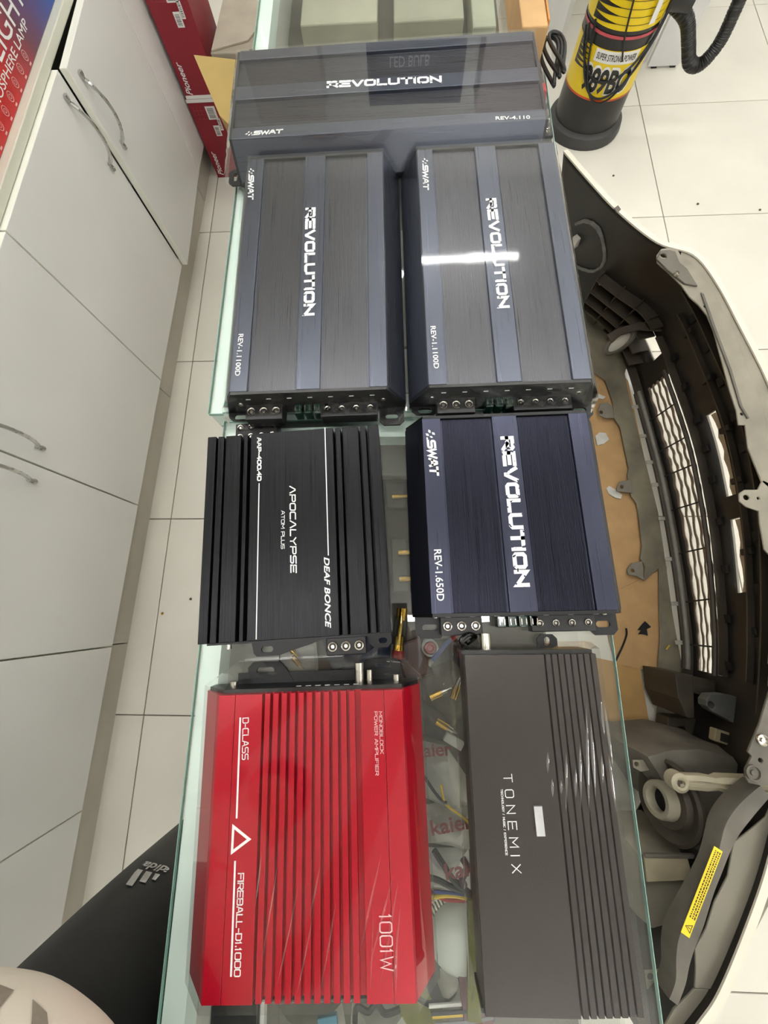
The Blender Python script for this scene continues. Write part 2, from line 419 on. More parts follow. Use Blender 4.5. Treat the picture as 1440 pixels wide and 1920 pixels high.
ZB, ZT = 0.115, 0.652
units = [  # y range, doors (y0, y1, handle side, opening angle)
    (1.66, 2.10, [(1.66, 2.10, 1, 0)], 'white laminate base cabinet with one door, farthest, beside the red cartons'),
    (0.745, 1.66, [(1.215, 1.66, -1, 2.6), (0.745, 1.215, 1, 0)], 'white base cabinet with one door ajar, under the lamp box'),
    (-0.105, 0.745, [(0.31, 0.745, -1, 0), (-0.105, 0.31, 1, 0)], 'white base cabinet with closed double doors, third of the row'),
    (-0.95, -0.105, [(-0.51, -0.105, -1, 0), (-0.95, -0.51, 1, 0)], 'white base cabinet nearest the person in black trousers')]
for y0, y1, doors, lab in units:
    yc = (y0 + y1) / 2; p = cab_pt(yc)
    c = empty('base_cabinet', (p[0], p[1], 0), CRZ); tag(c, lab, 'cabinet', 'white base cabinets along the wall')
    h = (y1 - y0) / 2
    bm = NB()
    box(bm, -0.45, -0.019, -h, -h + 0.016, 0.10, ZT); box(bm, -0.45, -0.019, h - 0.016, h, 0.10, ZT)
    box(bm, -0.45, -0.019, -h + 0.016, h - 0.016, 0.10, 0.116); box(bm, -0.45, -0.434, -h + 0.016, h - 0.016, 0.116, ZT)
    ob('carcass', bm, M_carc, c)
    ob('shelf', bbox(-0.43, -0.03, -h + 0.017, h - 0.017, 0.36, 0.376), M_carc, c)
    ob('plinth', bbox(-0.10, -0.034, -h + 0.0015, h - 0.0015, 0.0, 0.099), mat('plinth_white', (196, 190, 178), 0.45, ns=9, amp=0.06), c)
    for d0, d1, hs, ang in doors:
        w = d1 - d0 - 0.004; hingeY = (d1 if hs < 0 else d0) - yc
        # door hangs from its hinge edge; hs = which side the handle is on (-1: near side)
        d = bpy.data.objects.new('door', None)
        bm = NB()
        if hs < 0: box(bm, -0.018, 0, -w - 0.002, -0.002, ZB, ZT)
        else: box(bm, -0.018, 0, 0.002, w + 0.002, ZB, ZT)
        bpy.data.objects.remove(d)
        for f in bm.faces:
            f.normal_update()
            f.material_index = 0 if abs(f.normal.x) > 0.5 else 1
        d = ob('door', bm, [M_door, M_edge], c, (0, hingeY, 0), (0, 0, math.radians(ang) if hs < 0 else 0), bevel=0.0012)
        hh = link('handle', handle_me, d, (0.0, (-w + 0.035) if hs < 0 else (w - 0.035), 0.545), (0, 0, 0))
        if not handle_me.materials: handle_me.materials.append(M_chrome)
p = cab_pt(0.575)
wt = empty('worktop', (p[0], p[1], 0), CRZ)
bm = bbox(-0.47, -0.012, -1.525, 1.525, ZT + 0.002, ZT + 0.022)
wt2 = ob('worktop_board', bm, mat('worktop_laminate', (206, 206, 190), 0.4, ns=8, amp=0.03), wt, bevel=0.002)
tag(wt, 'pale laminate worktop running over the white cabinets', 'worktop')

# lamp carton standing on the worktop
def grad_mat(name):
    m = mat(name, (200, 60, 60), 0.28, ns=3)
    nt = m.node_tree; N = nt.nodes; L = nt.links; b = N['Principled BSDF']
    tc = N.new('ShaderNodeTexCoord'); sx = N.new('ShaderNodeSeparateXYZ'); L.new(tc.outputs['Object'], sx.inputs[0])
    nz = N.new('ShaderNodeTexNoise'); nz.inputs['Scale'].default_value = 7; L.new(tc.outputs['Object'], nz.inputs['Vector'])
    m1 = N.new('ShaderNodeMath'); m1.operation = 'MULTIPLY_ADD'; m1.inputs[1].default_value = 2.2; L.new(sx.outputs['Y'], m1.inputs[0])
    m2 = N.new('ShaderNodeMath'); m2.operation = 'MULTIPLY_ADD'; m2.inputs[1].default_value = 0.25; m2.inputs[2].default_value = 0.25
    L.new(nz.outputs[0], m2.inputs[0]); L.new(m2.outputs[0], m1.inputs[2])
    cr = N.new('ShaderNodeValToRGB'); e = cr.color_ramp.elements
    e[0].position = 0.3; e[0].color = (*lin((184, 34, 36)), 1); e[1].position = 0.98; e[1].color = (*lin((40, 74, 150)), 1)
    q = e.new(0.62); q.color = (*lin((104, 52, 70)), 1)
    L.new(m1.outputs[0], cr.inputs[0]); L.new(cr.outputs[0], b.inputs['Base Color']); return m
p = cab_pt(1.12)
lb = empty('lamp_carton', (p[0] - 0.032, p[1], ZT + 0.022), CRZ)
tag(lb, 'red and blue printed lamp carton with white lettering on the worktop', 'box')
ob('carton', bbox(-0.20, 0, -0.36, 0.42, 0, 0.30), grad_mat('lamp_carton_print'), lb, bevel=0.002)
def wall_text(name, par, bm, y, z, m, x=0.0004):
    """lettering on a face that looks toward +x"""
    o = ob(name, bm, m, par, (x, y, z)); o.rotation_euler = (math.pi / 2, 0, math.pi / 2); return o
wall_text('lettering', lb, font_bm('LIGHT', 0.20, 0.034, 0.0), 0.08, 0.066, M_white)
wall_text('lettering', lb, font_bm('ATMOSPHERE LAMP', 0.30, 0.014), -0.015, 0.037, M_white)
for k in range(7):
    y = -0.19 + 0.042 * k
    bm = NB()
    strip2d(bm, [(0.011 * math.cos(a * math.pi / 6), 0.011 * math.sin(a * math.pi / 6)) for a in range(12)] + [(0.011, 0.0)], 0.0008, 0, 0.0003, lambda a, b, z: (a, b, z))
    strip2d(bm, [(0.005 * math.cos(a * math.pi / 4), 0.005 * math.sin(a * math.pi / 4)) for a in range(8)] + [(0.005, 0.0)], 0.0006, 0, 0.0003, lambda a, b, z: (a, b, z))
    strip2d(bm, [(-0.004, -0.019), (0.004, -0.019)], 0.0022, 0, 0.0003, lambda a, b, z: (a, b, z))
    bmesh.ops.scale(bm, vec=(0.72, 0.72, 1), verts=bm.verts)
    wall_text('bulb_icon', lb, bm, y, 0.019, mat('pale_icon_ink', (214, 170, 165), 0.5))
for k in range(5):
    wall_text('stripe', lb, bbox(-0.001, 0.001, -0.07, 0.07, 0, 0.0003), 0.335 + k * 0.010, 0.09, M_blackpl)

# stacked dark red cartons on the floor behind the cabinets
M_redbox = mat('dark_red_carton', (128, 20, 36), 0.45, ns=6, amp=0.08)
M_paper = mat('white_label_paper', (222, 220, 216), 0.6, ns=30, amp=0.04)
M_bars = mat('grey_barcode_ink', (110, 108, 108), 0.6)
def red_carton(lab, x0, x1, z0, z1, tilt):
    c = empty('red_carton', ((x0 + x1) / 2, 1.79, z0), tilt); tag(c, lab, 'box', 'stacked dark red cartons')
    hw = (x1 - x0) / 2; H = z1 - z0
    ob('carton', bbox(-hw, hw, 0, 0.2, 0, H), M_redbox, c, bevel=0.002)
    def face(name, bm, x, z, m, rz=0.0, par=c):
        o = ob(name, bm, m, par, (x, -0.0003, z)); o.rotation_euler = (math.pi / 2, rz, 0); return o
    # lettering runs up the face
    o = ob('lettering', font_bm('Pioneer', 0.088, 0.020, 0.01, shear=0.35), M_white, c, (-hw + 0.020, -0.0004, 0.055))
    o.rotation_euler = Matrix(((0, -1, 0), (0, 0, -1), (1, 0, 0))).to_euler()
    for (lx, lz, lw, lh) in ((0.018, H - 0.042, 0.036, 0.040), (0.016, H - 0.098, 0.022, 0.034), (0.034, H - 0.078, 0.012, 0.038)):
        l = face('label', bbox(-lw / 2, lw / 2, -lh / 2, lh / 2, 0, 0.0004), lx, lz, M_paper)
        bm = NB(); k = -lh / 2 + 0.004
        while k < lh / 2 - 0.005:
            t = random.uniform(0.001, 0.003); box(bm, -lw * 0.36, lw * 0.3, k, k + t, 0.0004, 0.0007); k += t + random.uniform(0.001, 0.0022)
        b = ob('barcode', bm, M_bars, l)
    bm = NB()
    for i in range(4):
        for j in range(3): 
            for e in ((0, 0, 0.012, 0.0006), (0, 0, 0.0006, 0.012)): box(bm, -0.045 + i * 0.013 + e[0], -0.045 + i * 0.013 + e[2], -0.02 + j * 0.013, -0.02 + j * 0.013 + e[3], 0, 0.0003)
    face('outline_icons', bm, -0.0, H - 0.04, mat('faint_red_ink', (165, 70, 78), 0.6))
    if z0 < 0.1: face('stripe', bbox(-hw, hw, -0.005, 0.005, 0, 0.0005), 0, H - 0.005, M_paper)
    else: face('stripe', bbox(-hw, hw, -0.005, 0.005, 0, 0.0005), 0, 0.005, M_paper)
red_carton('dark red carton standing on the floor, lower of the stacked pair', -0.768, -0.648, 0.0, 0.266, 0.0)
red_carton('dark red carton resting on an identical carton, upper of the pair', -0.762, -0.634, 0.267, 0.56, 0.0)

# ------------------------------------------------------------------ glass display counters
M_shelf = mat('counter_shelf_board', (92, 87, 78), 0.6, ns=5, amp=0.25)
M_frame = mat('aluminium_frame', (196, 198, 188), 0.4, 0.2, ns=12, amp=0.05)
M_inner = mat('beige_inner_rail', (178, 178, 160), 0.5, ns=10, amp=0.05)
M_side = mat('counter_side_board', (205, 205, 196), 0.5, ns=6, amp=0.04)
def counter(lab, x0, x1, y0, y1, zt, zs, overhang):
    yc = (y0 + y1) / 2; xc = (x0 + x1) / 2; hw = (x1 - x0) / 2; hl = (y1 - y0) / 2
    c = empty('display_counter', (xc, yc, 0)); tag(c, lab, 'counter', 'glass display counters in a row')
    ob('glass_top', bbox(-hw, hw, -hl, hl, zt - 0.006, zt), M_glass, c)
    # glass edge is a dense green line all round
    bm = NB()
    box(bm, -hw - 0.0006, -hw, -hl, hl, zt - 0.006, zt); box(bm, hw, hw + 0.0006, -hl, hl, zt - 0.006, zt)
    box(bm, -hw, hw, -hl - 0.0006, -hl, zt - 0.006, zt); box(bm, -hw, hw, hl, hl + 0.0006, zt - 0.006, zt)
    ob('glass_edge', bm, M_gedge, c)
    r = 0.026; zr = zt - 0.0065; xr = hw - overhang
    ob('rail', bbox(-hw + 0.001, -hw + r, -hl, hl, zr - 0.03, zr), M_mint, c)
    ob('rail', bbox(-hw + r, xr, hl - 0.025, hl, zr - 0.03, zr), M_mint, c)
    ob('rail', bbox(-hw + r, xr, -hl, -hl + 0.03, zr - 0.03, zr), M_mint, c)
    for sx in (-hw + 0.002, xr - 0.026):
        for sy in (-hl, hl - 0.026): ob('leg', bbox(sx, sx + 0.024, sy, sy + 0.024, 0, zr - 0.03), M_frame, c)
    ob('side_board', bbox(-hw + 0.003, -hw + 0.015, -hl + 0.026, hl - 0.026, 0.05, zr - 0.031), M_side, c)
    ob('side_glass', bbox(xr - 0.005, xr, -hl + 0.026, hl - 0.026, 0.05, zr), M_glass, c)
    ob('shelf', bbox(-hw + 0.016, xr - 0.006, -hl + 0.026, hl - 0.026, zs - 0.012, zs), M_shelf, c)
    ob('base', bbox(-hw + 0.016, xr - 0.006, -hl + 0.026, hl - 0.026, 0.03, 0.05), M_side, c)
    return c
counter('lower glass display counter with mint edge under the red amplifier', -0.257, 0.262, -1.10, 0.268, 0.740, 0.615, 0.034)
counter('slightly higher glass display counter under the three film-wrapped amplifiers', -0.272, 0.262, 0.270, 1.75, 0.760, 0.635, 0.02)

# ------------------------------------------------------------------ amplifiers
def brushed(name, rgb, rough=0.34, metal=0.9, amp=0.2, sx=900.0, sy=6.0, bump=0.5):
    return mat(name, rgb, rough, metal, ns=1.0, amp=amp, bump=bump, stretch=(sx, sy, sx), detail=3.0, dist=0.0004, rgh_amp=0.08)
M_navy = brushed('brushed_navy_aluminium', (34, 35, 45))
M_graph = brushed('brushed_graphite_aluminium', (80, 80, 84), amp=0.12)
M_ridge = brushed('satin_blue_grey_aluminium', (80, 84, 95), amp=0.05, bump=0.15)
M_navyr = brushed('satin_navy_aluminium', (58, 60, 74), amp=0.05, bump=0.15)
M_blackal = brushed('brushed_black_aluminium', (35, 35, 37))
M_red = mat('red_metallic_paint', (170, 8, 35), 0.32, 0.35, ns=900, amp=0.12, bump=0.04)
M_bronze = mat('bronze_black_paint', (54, 48, 46), 0.42, 0.6, ns=300, amp=0.02)
M_green = mat('green_fuse_plastic', (16, 48, 38), 0.2, ns=30, coat=0.5)
M_smoke = film_mat('smoked_fuse_cover', 10, (1, 1, 1), 0.05, 0.03, (0.35, 0.42, 0.4), 1.5)

bm = NB()
lathe(bm, [(0.0, 0.0004), (0.0022, 0.0004), (0.0026, -0.002), (0.0036, -0.002), (0.0042, 0.0012), (0.0056, 0.0016), (0.0062, 0.0004), (0.0062, -0.001), (0.0, -0.001)], 16)
_s = ob('terminal', bm, M_nickel, smooth=True); term_me = _s.data; bpy.data.objects.remove(_s)
bm = NB()
lathe(bm, [(0.0, -0.002), (0.0012, -0.002), (0.0015, 0.001), (0.0030, 0.0012), (0.0034, 0.0), (0.0034, -0.002)], 10)
_s = ob('screw', bm, M_nickel, smooth=True); screw_me = _s.data; bpy.data.objects.remove(_s)

def terminals(par, x0, x1, y0, y1, z0, z1, n, sc=1.0, rows=1, m=None):
    b = ob('terminal_block', bbox(x0, x1, y0, y1, z0, z1), m or M_blackpl, par, bevel=0.0012)
    for r in range(rows):
        for i in range(n):
            t = link('terminal', term_me, b, (x0 + (x1 - x0) * (i + 0.5) / n, y0 + (y1 - y0) * (r + 0.5) / rows, z1 + 0.0004)); t.scale = (sc, sc, 1)
    return b

def foot(par, cx, cy, w, l, holew, sgn=-1, z=0.004, name='mounting_foot'):
    """flat tab with a slotted hole reaching out past the body end"""
    y0, y1 = (cy - l, cy) if sgn < 0 else (cy, cy + l)
    c = 0.006
    if sgn < 0: out = [(cx - w / 2, y1), (cx - w / 2, y0 + c), (cx - w / 2 + c, y0), (cx + w / 2 - c, y0), (cx + w / 2, y0 + c), (cx + w / 2, y1)]
    else: out = [(cx - w / 2, y0), (cx + w / 2, y0), (cx + w / 2, y1 - c), (cx + w / 2 - c, y1), (cx - w / 2 + c, y1), (cx - w / 2, y1 - c)]
    bm = NB(); plate(bm, out, z, z + 0.003, [slot(cx, (y0 + y1) / 2, holew, 0.0038)])
    return ob(name, bm, M_blackmt, par)

def swat_mark(par, ends, z, h, m=None):
    """four-blade mark made of small diamonds and bars, then SWAT"""
    a = Vector(to_local(par, ends[0])); b = Vector(to_local(par, ends[1])); d = (b - a); L = d.length; rz = math.atan2(d.y, d.x); c = (a + b) / 2
    ml = L * 0.20
    bm = stroke_bm('SWAT', L * 0.78, h, h * 0.25, 0.2, shear=0.12)
    for v in bm.verts: v.co.x += L * 0.11
    k = h * 0.5; x0 = -L / 2 + ml * 0.42
    for (px, py, a1, s) in ((0, 0.32, 45, 0.5), (-0.35, -0.1, 20, 0.5), (0.45, 0.05, 60, 0.42), (0.1, -0.36, 45, 0.5), (0.62, -0.42, 0, 0.36)):
        q = []
        for ux, uy in ((-1, 0), (0, 0.6), (1, 0), (0, -0.6)):
            t = math.radians(a1); q.append((x0 + px * ml * 0.8 + (ux * math.cos(t) - uy * math.sin(t)) * k * s, py * h + (ux * math.sin(t) + uy * math.cos(t)) * k * s))
        plate(bm, q, 0, 0.0004)
    return ob('logo', bm, m or M_white, par, (c.x, c.y, z), (0, 0, rz))

def film(par, pts, m=None, cuts=0, amp=0.0, name='shrink_wrap'):
    bm = NB(); hull(bm, pts)
    if cuts:
        bmesh.ops.subdivide_edges(bm, edges=bm.edges, cuts=cuts, use_grid_fill=True)
        bmesh.ops.triangulate(bm, faces=bm.faces)
        jitter(bm, amp, 18.0, random.random() * 9)
    return ob(name, bm, m or M_film, par, smooth=True)

def rev_amp(label, c, rz, L, Wt, Wb, h, base_z, wrapped, panel_m, ridge_m, rec=0.005):
    a = empty('amplifier', (c[0], c[1], base_z), rz)
    tag(a, label, 'amplifier', 'car amplifiers laid out on the counter')
    t = Wt / 2; b = Wb / 2; r = 0.112 * Wt; cw = 0.15 * Wt; gv = 0.0022
    prof = [(-b, 0.006), (-b, 0.016), (-t, h), (-t + r, h), (-t + r, h - rec), (-cw / 2, h - rec), (-cw / 2, h), (cw / 2, h), (cw / 2, h - rec), (t - r, h - rec), (t - r, h), (t, h), (b, 0.016), (b, 0.006)]
    bm = NB(); extr_y(bm, prof, -L / 2, L / 2)
    ob('heatsink_body', bm, ridge_m, a, bevel=0.0006)
    # two brushed infill panels with fine lengthwise grooves
    for s in (-1, 1):
        x0, x1 = (-t + r + gv, -cw / 2 - gv) if s < 0 else (cw / 2 + gv, t - r - gv)
        n = 34; pr = [(x0, h - rec - 0.001)]
        for i in range(n):
            xa = x0 + (x1 - x0) * i / n; xb = x0 + (x1 - x0) * (i + 0.62) / n
            pr += [(xa, h - rec + 0.0012), (xb, h - rec + 0.0012), (xb, h - rec + 0.0008)]
            if i < n - 1: pr.append((x0 + (x1 - x0) * (i + 1) / n, h - rec + 0.0008))
        pr.append((x1, h - rec + 0.0008)); pr.append((x1, h - rec - 0.001))
        bm = NB(); extr_y(bm, pr, -L / 2 + 0.0005, L / 2 - 0.0005)
        ob('grooved_panel', bm, panel_m, a)
    for s in (-1, 1):
        bm = NB(); pe = [(-b + 0.001, 0.004), (-b + 0.001, 0.016), (-t + 0.001, h - 0.001), (t - 0.001, h - 0.001), (b - 0.001, 0.016), (b - 0.001, 0.004)]
        y = s * L / 2; extr_y(bm, pe, min(y, y + s * 0.004), max(y, y + s * 0.004)); ob('end_plate', bm, M_blackmt, a)
        for k in (-1, 1):
            o = link('screw', screw_me, a, (k * (t - 0.006), y + s * 0.0042, h * 0.55), (-s * math.pi / 2, 0, 0))
    if not wrapped:
        return a
    return a

def fuses(par, x0, x1, y0, z0, z1, n=4):
    w = (x1 - x0) / n
    for i in range(n):
        bm = NB(); box(bm, x0 + w * i + 0.0012, x0 + w * (i + 1) - 0.0012, y0 - 0.014, y0, z0, z1)
        f = ob('fuse', bm, M_green, par, bevel=0.0015)
        bm = NB()
        for k in (0.28, 0.72): box(bm, x0 + w * (i + k) - 0.0006, x0 + w * (i + k) + 0.0006, y0 - 0.011, y0 - 0.004, z1, z1 + 0.002)
        ob('blade', bm, M_nickel, f)

# REV-4.110, widest, across the far end
A = rev_amp('wide film-wrapped blue-grey amplifier lying crosswise at the far end', (-0.019, 0.806), math.radians(91.4), 0.478, 0.197, 0.245, 0.060, 0.7605, True, M_graph, M_ridge)
B = rev_amp('film-wrapped graphite amplifier on the higher counter, left of its twin', (-0.1205, 0.470), math.radians(1.2), 0.395, 0.203, 0.252, 0.055, 0.7605, True, M_graph, M_ridge)
Cc = rev_amp('film-wrapped graphite amplifier with a bright tube reflection, right of its twin', (0.1345, 0.475), math.radians(1.2), 0.395, 0.202, 0.250, 0.055, 0.7605, True, M_graph, M_ridge)
E_ = rev_amp('unwrapped navy monoblock amplifier with bold white lettering', (0.1385, 0.121), math.radians(1.5), 0.246, 0.211, 0.254, 0.050, 0.7405, False, M_navy, M_navyr)

for par, rv, sw, md, txt in (
    (A, [(-0.112, 0.809), (0.070, 0.809)], [(-0.234, 0.711), (-0.176, 0.713)], [(0.148, 0.720), (0.199, 0.719)], 'REV-4.110'),
    (B, [(-0.127, 0.567), (-0.120, 0.382)], [(-0.221, 0.647), (-0.217, 0.586)], [(-0.210, 0.356), (-0.209, 0.293)], 'REV-1.1100D'),
    (Cc, [(0.133, 0.572), (0.139, 0.386)], [(0.041, 0.653), (0.041, 0.592)], [(0.045, 0.361), (0.048, 0.298)], 'REV-1.1100D'),
    (E_, [(0.137, 0.215), (0.142, 0.026)], [(0.040, 0.225), (0.044, 0.163)], [(0.045, 0.070), (0.047, 0.010)], 'REV-1.650D')):
    big = par is E_; hz = 0.0502 if big else (0.0602 if par is A else 0.0552)
    lay('lettering', par, lambda l: stroke_bm('REVOLUTION', l, 0.0168 if big else 0.0150, 0.0046 if big else 0.0040, 0.36), rv, hz, M_worn)
    swat_mark(par, sw, hz, 0.0115 if big else 0.0085)
    lay('lettering', par, lambda l: font_bm(txt, l, 0.0088 if big else 0.0068, 0.012), md, hz, M_white)

def rev_front(par, L, Wt, Wb, h, zt, n1=3, n2=4, rails=True):
    y = -L / 2 - 0.004
    terminals(par, -Wt / 2 + 0.012, -Wt / 2 + 0.062, y - 0.022, y, 0.006, zt, n1, 0.95)
    terminals(par, Wt / 2 - 0.090, Wt / 2 - 0.014, y - 0.020, y, 0.006, zt - 0.002, n2, 0.72)
    fuses(par, -0.026, 0.026, y, 0.006, zt - 0.002)
    foot(par, -Wb / 2 + 0.022, y, 0.036, 0.026 if par is E_ else 0.012, 0.012)
    foot(par, Wb / 2 - 0.020, y, 0.034, 0.026, 0.010)
    # printed captions over the terminals
    bm = NB()
    for i in range(7):
        x = -Wt / 2 + 0.02 + i * (Wt - 0.04) / 6; box(bm, x - 0.003, x + 0.003, y - 0.0004, y, h * 0.74, h * 0.74 + 0.0012)
    ob('captions', bm, M_white, par)
for par, L, Wt, Wb in ((B, 0.395, 0.203, 0.252), (Cc, 0.395, 0.202, 0.250)): rev_front(par, L, Wt, Wb, 0.055, 0.028)
rev_front(E_, 0.246, 0.211, 0.254, 0.050, 0.024)
# the wide one shows its right end: heavy terminals and a red plug
yA = -0.239 - 0.004
terminals(A, -0.085, -0.015, yA - 0.02, yA, 0.006, 0.03, 4, 0.8)
terminals(A, 0.01, 0.06, yA - 0.02, yA, 0.006, 0.03, 3, 0.9)
bm = NB(); box(bm, -0.012, 0.008, yA - 0.014, yA, 0.012, 0.044); ob('plug', bm, mat('red_plug', (170, 24, 30), 0.35), A, bevel=0.002)
for sx in (-0.1, 0.1):
    foot(A, sx, yA, 0.034, 0.022, 0.01); foot(A, sx, 0.243, 0.034, 0.022, 0.01, 1)

def rev_film(par, L, Wt, Wb, h, ext0, ext1, fm=None):
    t = Wt / 2 + 0.0018; b = Wb / 2 + 0.002; e = 0.0015
    pts = []
    for y, dz in ((-L / 2 - 0.0055, 0.0), (L / 2 + 0.0055, 0.0)):
        pts += [(-t, y, h + e), (t, y, h + e), (-b, y, 0.017), (b, y, 0.017), (-b, y, 0.003), (b, y, 0.003)]
    pts += [(-b + 0.012, -L / 2 - ext0, 0.003), (b - 0.012, -L / 2 - ext0, 0.003), (-b + 0.012, -L / 2 - ext0, 0.012), (b - 0.012, -L / 2 - ext0, 0.012)]
    pts += [(-b + 0.012, L / 2 + ext1, 0.003), (b - 0.012, L / 2 + ext1, 0.003), (-b + 0.012, L / 2 + ext1, 0.012), (b - 0.012, L / 2 + ext1, 0.012)]
    film(par, pts, fm)
    # gathered film: crumpled skirts at the two ends
    for s, ex in ((-1, ext0), (1, ext1)):
        bm = NB(); n = 26
        y0 = s * (L / 2 + 0.006); y1 = s * (L / 2 + ex + 0.004); rows = []
        for (yy, zz, am) in ((y0, h + 0.0008, 0.0006), (y0 + (y1 - y0) * 0.35, h * 0.6, 0.004), (y1, 0.010, 0.003)):
            rows.append([bm.verts.new((-t * 0.97 + 1.94 * t * i / n, yy + am * noise.noise(Vector((i * 0.9, zz * 40, s * 3 + L))), zz + am * 1.2 * noise.noise(Vector((i * 0.7, zz * 70, 5 + s))))) for i in range(n + 1)])
        for R0, R1 in zip(rows[:-1], rows[1:]):
            for i in range(n): bm.faces.new((R0[i], R0[i + 1], R1[i + 1], R1[i]))
        ob('film_end', bm, M_filmw, par, smooth=True)
rev_film(A, 0.478, 0.197, 0.245, 0.060, 0.028, 0.03, M_filmc)
rev_film(B, 0.395, 0.203, 0.252, 0.055, 0.028, 0.006)
rev_film(Cc, 0.395, 0.202, 0.250, 0.055, 0.028, 0.006)

# black finned four-channel amplifier
D = empty('amplifier', (-0.131, 0.097, 0.7405), math.radians(3.8)); tag(D, 'unwrapped black finned amplifier with thin white line print', 'amplifier', 'car amplifiers laid out on the counter')
W, L, h = 0.225, 0.2605, 0.05
def comb(W, h, segs, depth, zb=0.006, sl=0.0, sr=0.0):
    """profile with raised strips (start, end, height drop) given as fractions of the width"""
    pr = [(-W / 2 - sl, zb)]
    if sl: pr.append((-W / 2 - sl, 0.02))
    last = None
    for a, b, dz in segs:
        xa = -W / 2 + a * W; xb = -W / 2 + b * W
        if last is not None: pr += [(last, h - depth), (xa, h - depth)]
        pr += [(xa, h - dz), (xb, h - dz)]; last = xb
    if sr: pr.append((W / 2 + sr, 0.02))
    pr.append((W / 2 + sr, zb)); return pr
segs = [(0, .05, 0), (.06, .095, .001), (.106, .195, .001), (.213, .235, .001), (.255, .735, 0), (.748, .778, .001), (.79, .882, .001), (.895, .925, .001), (.94, 1.0, 0)]
bm = NB(); extr_y(bm, comb(W, h, segs, 0.016), -L / 2, L / 2); ob('heatsink_body', bm, M_blackal, D, bevel=0.0008)
for s in (-1, 1):
    y = s * L / 2; ob('end_plate', bbox(-W / 2 + 0.003, W / 2 - 0.003, min(y, y + s * 0.003), max(y, y + s * 0.003), 0.003, h - 0.017), M_blackmt, D)
y = -L / 2 - 0.003
terminals(D, 0.032, 0.080, y - 0.021, y, 0.006, 0.022, 3, 1.0)
terminals(D, -0.088, -0.028, -y, -y + 0.028, 0.006, 0.0215, 4, 0.75, 2)
bm = NB(); plate(bm, [(-0.065, y), (-0.062, y - 0.014), (-0.058, y - 0.018), (-0.030, y - 0.018), (-0.010, y - 0.012), (0.010, y - 0.007), (0.03, y)], 0.004, 0.007, [slot(-0.045, y - 0.010, 0.008, 0.0036)])
ob('mounting_foot', bm, M_blackmt, D)
bm = NB(); plate(bm, [(0.082, y), (0.082, y - 0.010), (0.090, y - 0.016), (0.106, y - 0.016), (0.111, y - 0.011), (0.111, y)], 0.004, 0.007, [slot(0.1, y - 0.008, 0.004, 0.0034)]); ob('mounting_foot', bm, M_blackmt, D)
for x, sy in ((-0.088, -1), (0.088, 1), (0.104, 1), (-0.1, 1)):
    bm = NB(); rod(bm, (x, sy * (L / 2 + 0.002), 0.02), (x, sy * (L / 2 + 0.009), 0.02), 0.0032); ob('screw_post', bm, M_nickel, D, smooth=True)
hz = 0.0502
lay('lettering', D, lambda l: stroke_bm('AAP-400.4D', l, 0.0056, 0.0014, 0.3), [(-0.183, 0.218), (-0.178, 0.158)], hz, M_white)
lay('stripe', D, lambda l: bbox(-l / 2, l / 2, -0.0006, 0.0006, 0, 0.0003), [(-0.178, 0.155), (-0.166, -0.034)], hz, M_white)
lay('stripe', D, lambda l: bbox(-l / 2, l / 2, -0.0006, 0.0006, 0, 0.0003), [(-0.097, 0.231), (-0.086, 0.063)], hz, M_white)
lay('lettering', D, lambda l: stroke_bm('^POC^LYPSE', l, 0.0078, 0.0014, 0.3, shear=0.1), [(-0.135, 0.151), (-0.127, 0.042)], hz, M_white)
lay('lettering', D, lambda l: stroke_bm('ATOM PLUS', l, 0.0044, 0.0006, 0.22), [(-0.145, 0.119), (-0.142, 0.071)], hz, M_white)
lay('lettering', D, lambda l: font_bm('DEAF BONCE', l, 0.0068, 0.022, shear=0.25), [(-0.088, 0.061), (-0.083, -0.021)], hz, M_white)

# red ribbed monoblock, film wrapped
F = empty('amplifier', (-0.094, -0.224, 0.7405), math.radians(2.4)); tag(F, 'bright red ribbed film-wrapped monoblock amplifier', 'amplifier', 'car amplifiers laid out on the counter')
W, L, h = 0.202, 0.270, 0.055
segs = [(0, .088, .0), (.0905, .238, .0)]
for i in range(11): segs.append((.251 + i * .0462, .251 + i * .0462 + .029, .001))
segs += [(.775, .90, .0), (.9025, 1.0, .0)]
bm = NB(); extr_y(bm, comb(W, h, segs, 0.009, 0.008, 0.030, 0.021), -L / 2, L / 2); ob('heatsink_body', bm, M_red, F, bevel=0.0008)
for s in (-1, 1):
    y = s * L / 2
    bm = NB(); extr_y(bm, [(-0.128, 0.004), (-0.128, 0.02), (-W / 2, h - 0.011), (W / 2, h - 0.011), (0.12, 0.02), (0.12, 0.004)], min(y, y + s * 0.004), max(y, y + s * 0.004)); ob('end_plate', bm, M_blackmt, F)
y = L / 2 + 0.004
bm = NB(); plate(bm, [(-0.085, y), (-0.088, y + 0.018), (-0.082, y + 0.024), (-0.048, y + 0.024), (-0.040, y + 0.016), (-0.030, y)], 0.004, 0.008, [slot(-0.066, y + 0.014, 0.014, 0.0042)]); ob('mounting_foot', bm, M_blackmt, F)
bm = NB(); plate(bm, [(0.045, y), (0.052, y + 0.018), (0.058, y + 0.023), (0.095, y + 0.023), (0.1, y + 0.018), (0.1, y)], 0.004, 0.008, [slot(0.078, y + 0.014, 0.014, 0.0042)]); ob('mounting_foot', bm, M_blackmt, F)
ob('side_flange', bbox(-0.1, 0.1, y, y + 0.012, 0.004, 0.007), M_blackmt, F)
for x, r_, l_ in ((0.052, 0.0055, 0.022), (0.064, 0.0035, 0.014), (-0.096, 0.0045, 0.006), (0.095, 0.0045, 0.008)):
    bm = NB(); rod(bm, (x, y, 0.028), (x, y + l_, 0.028), r_, seg=14); ob('socket', bm, M_nickel, F, smooth=True)
bm = NB()
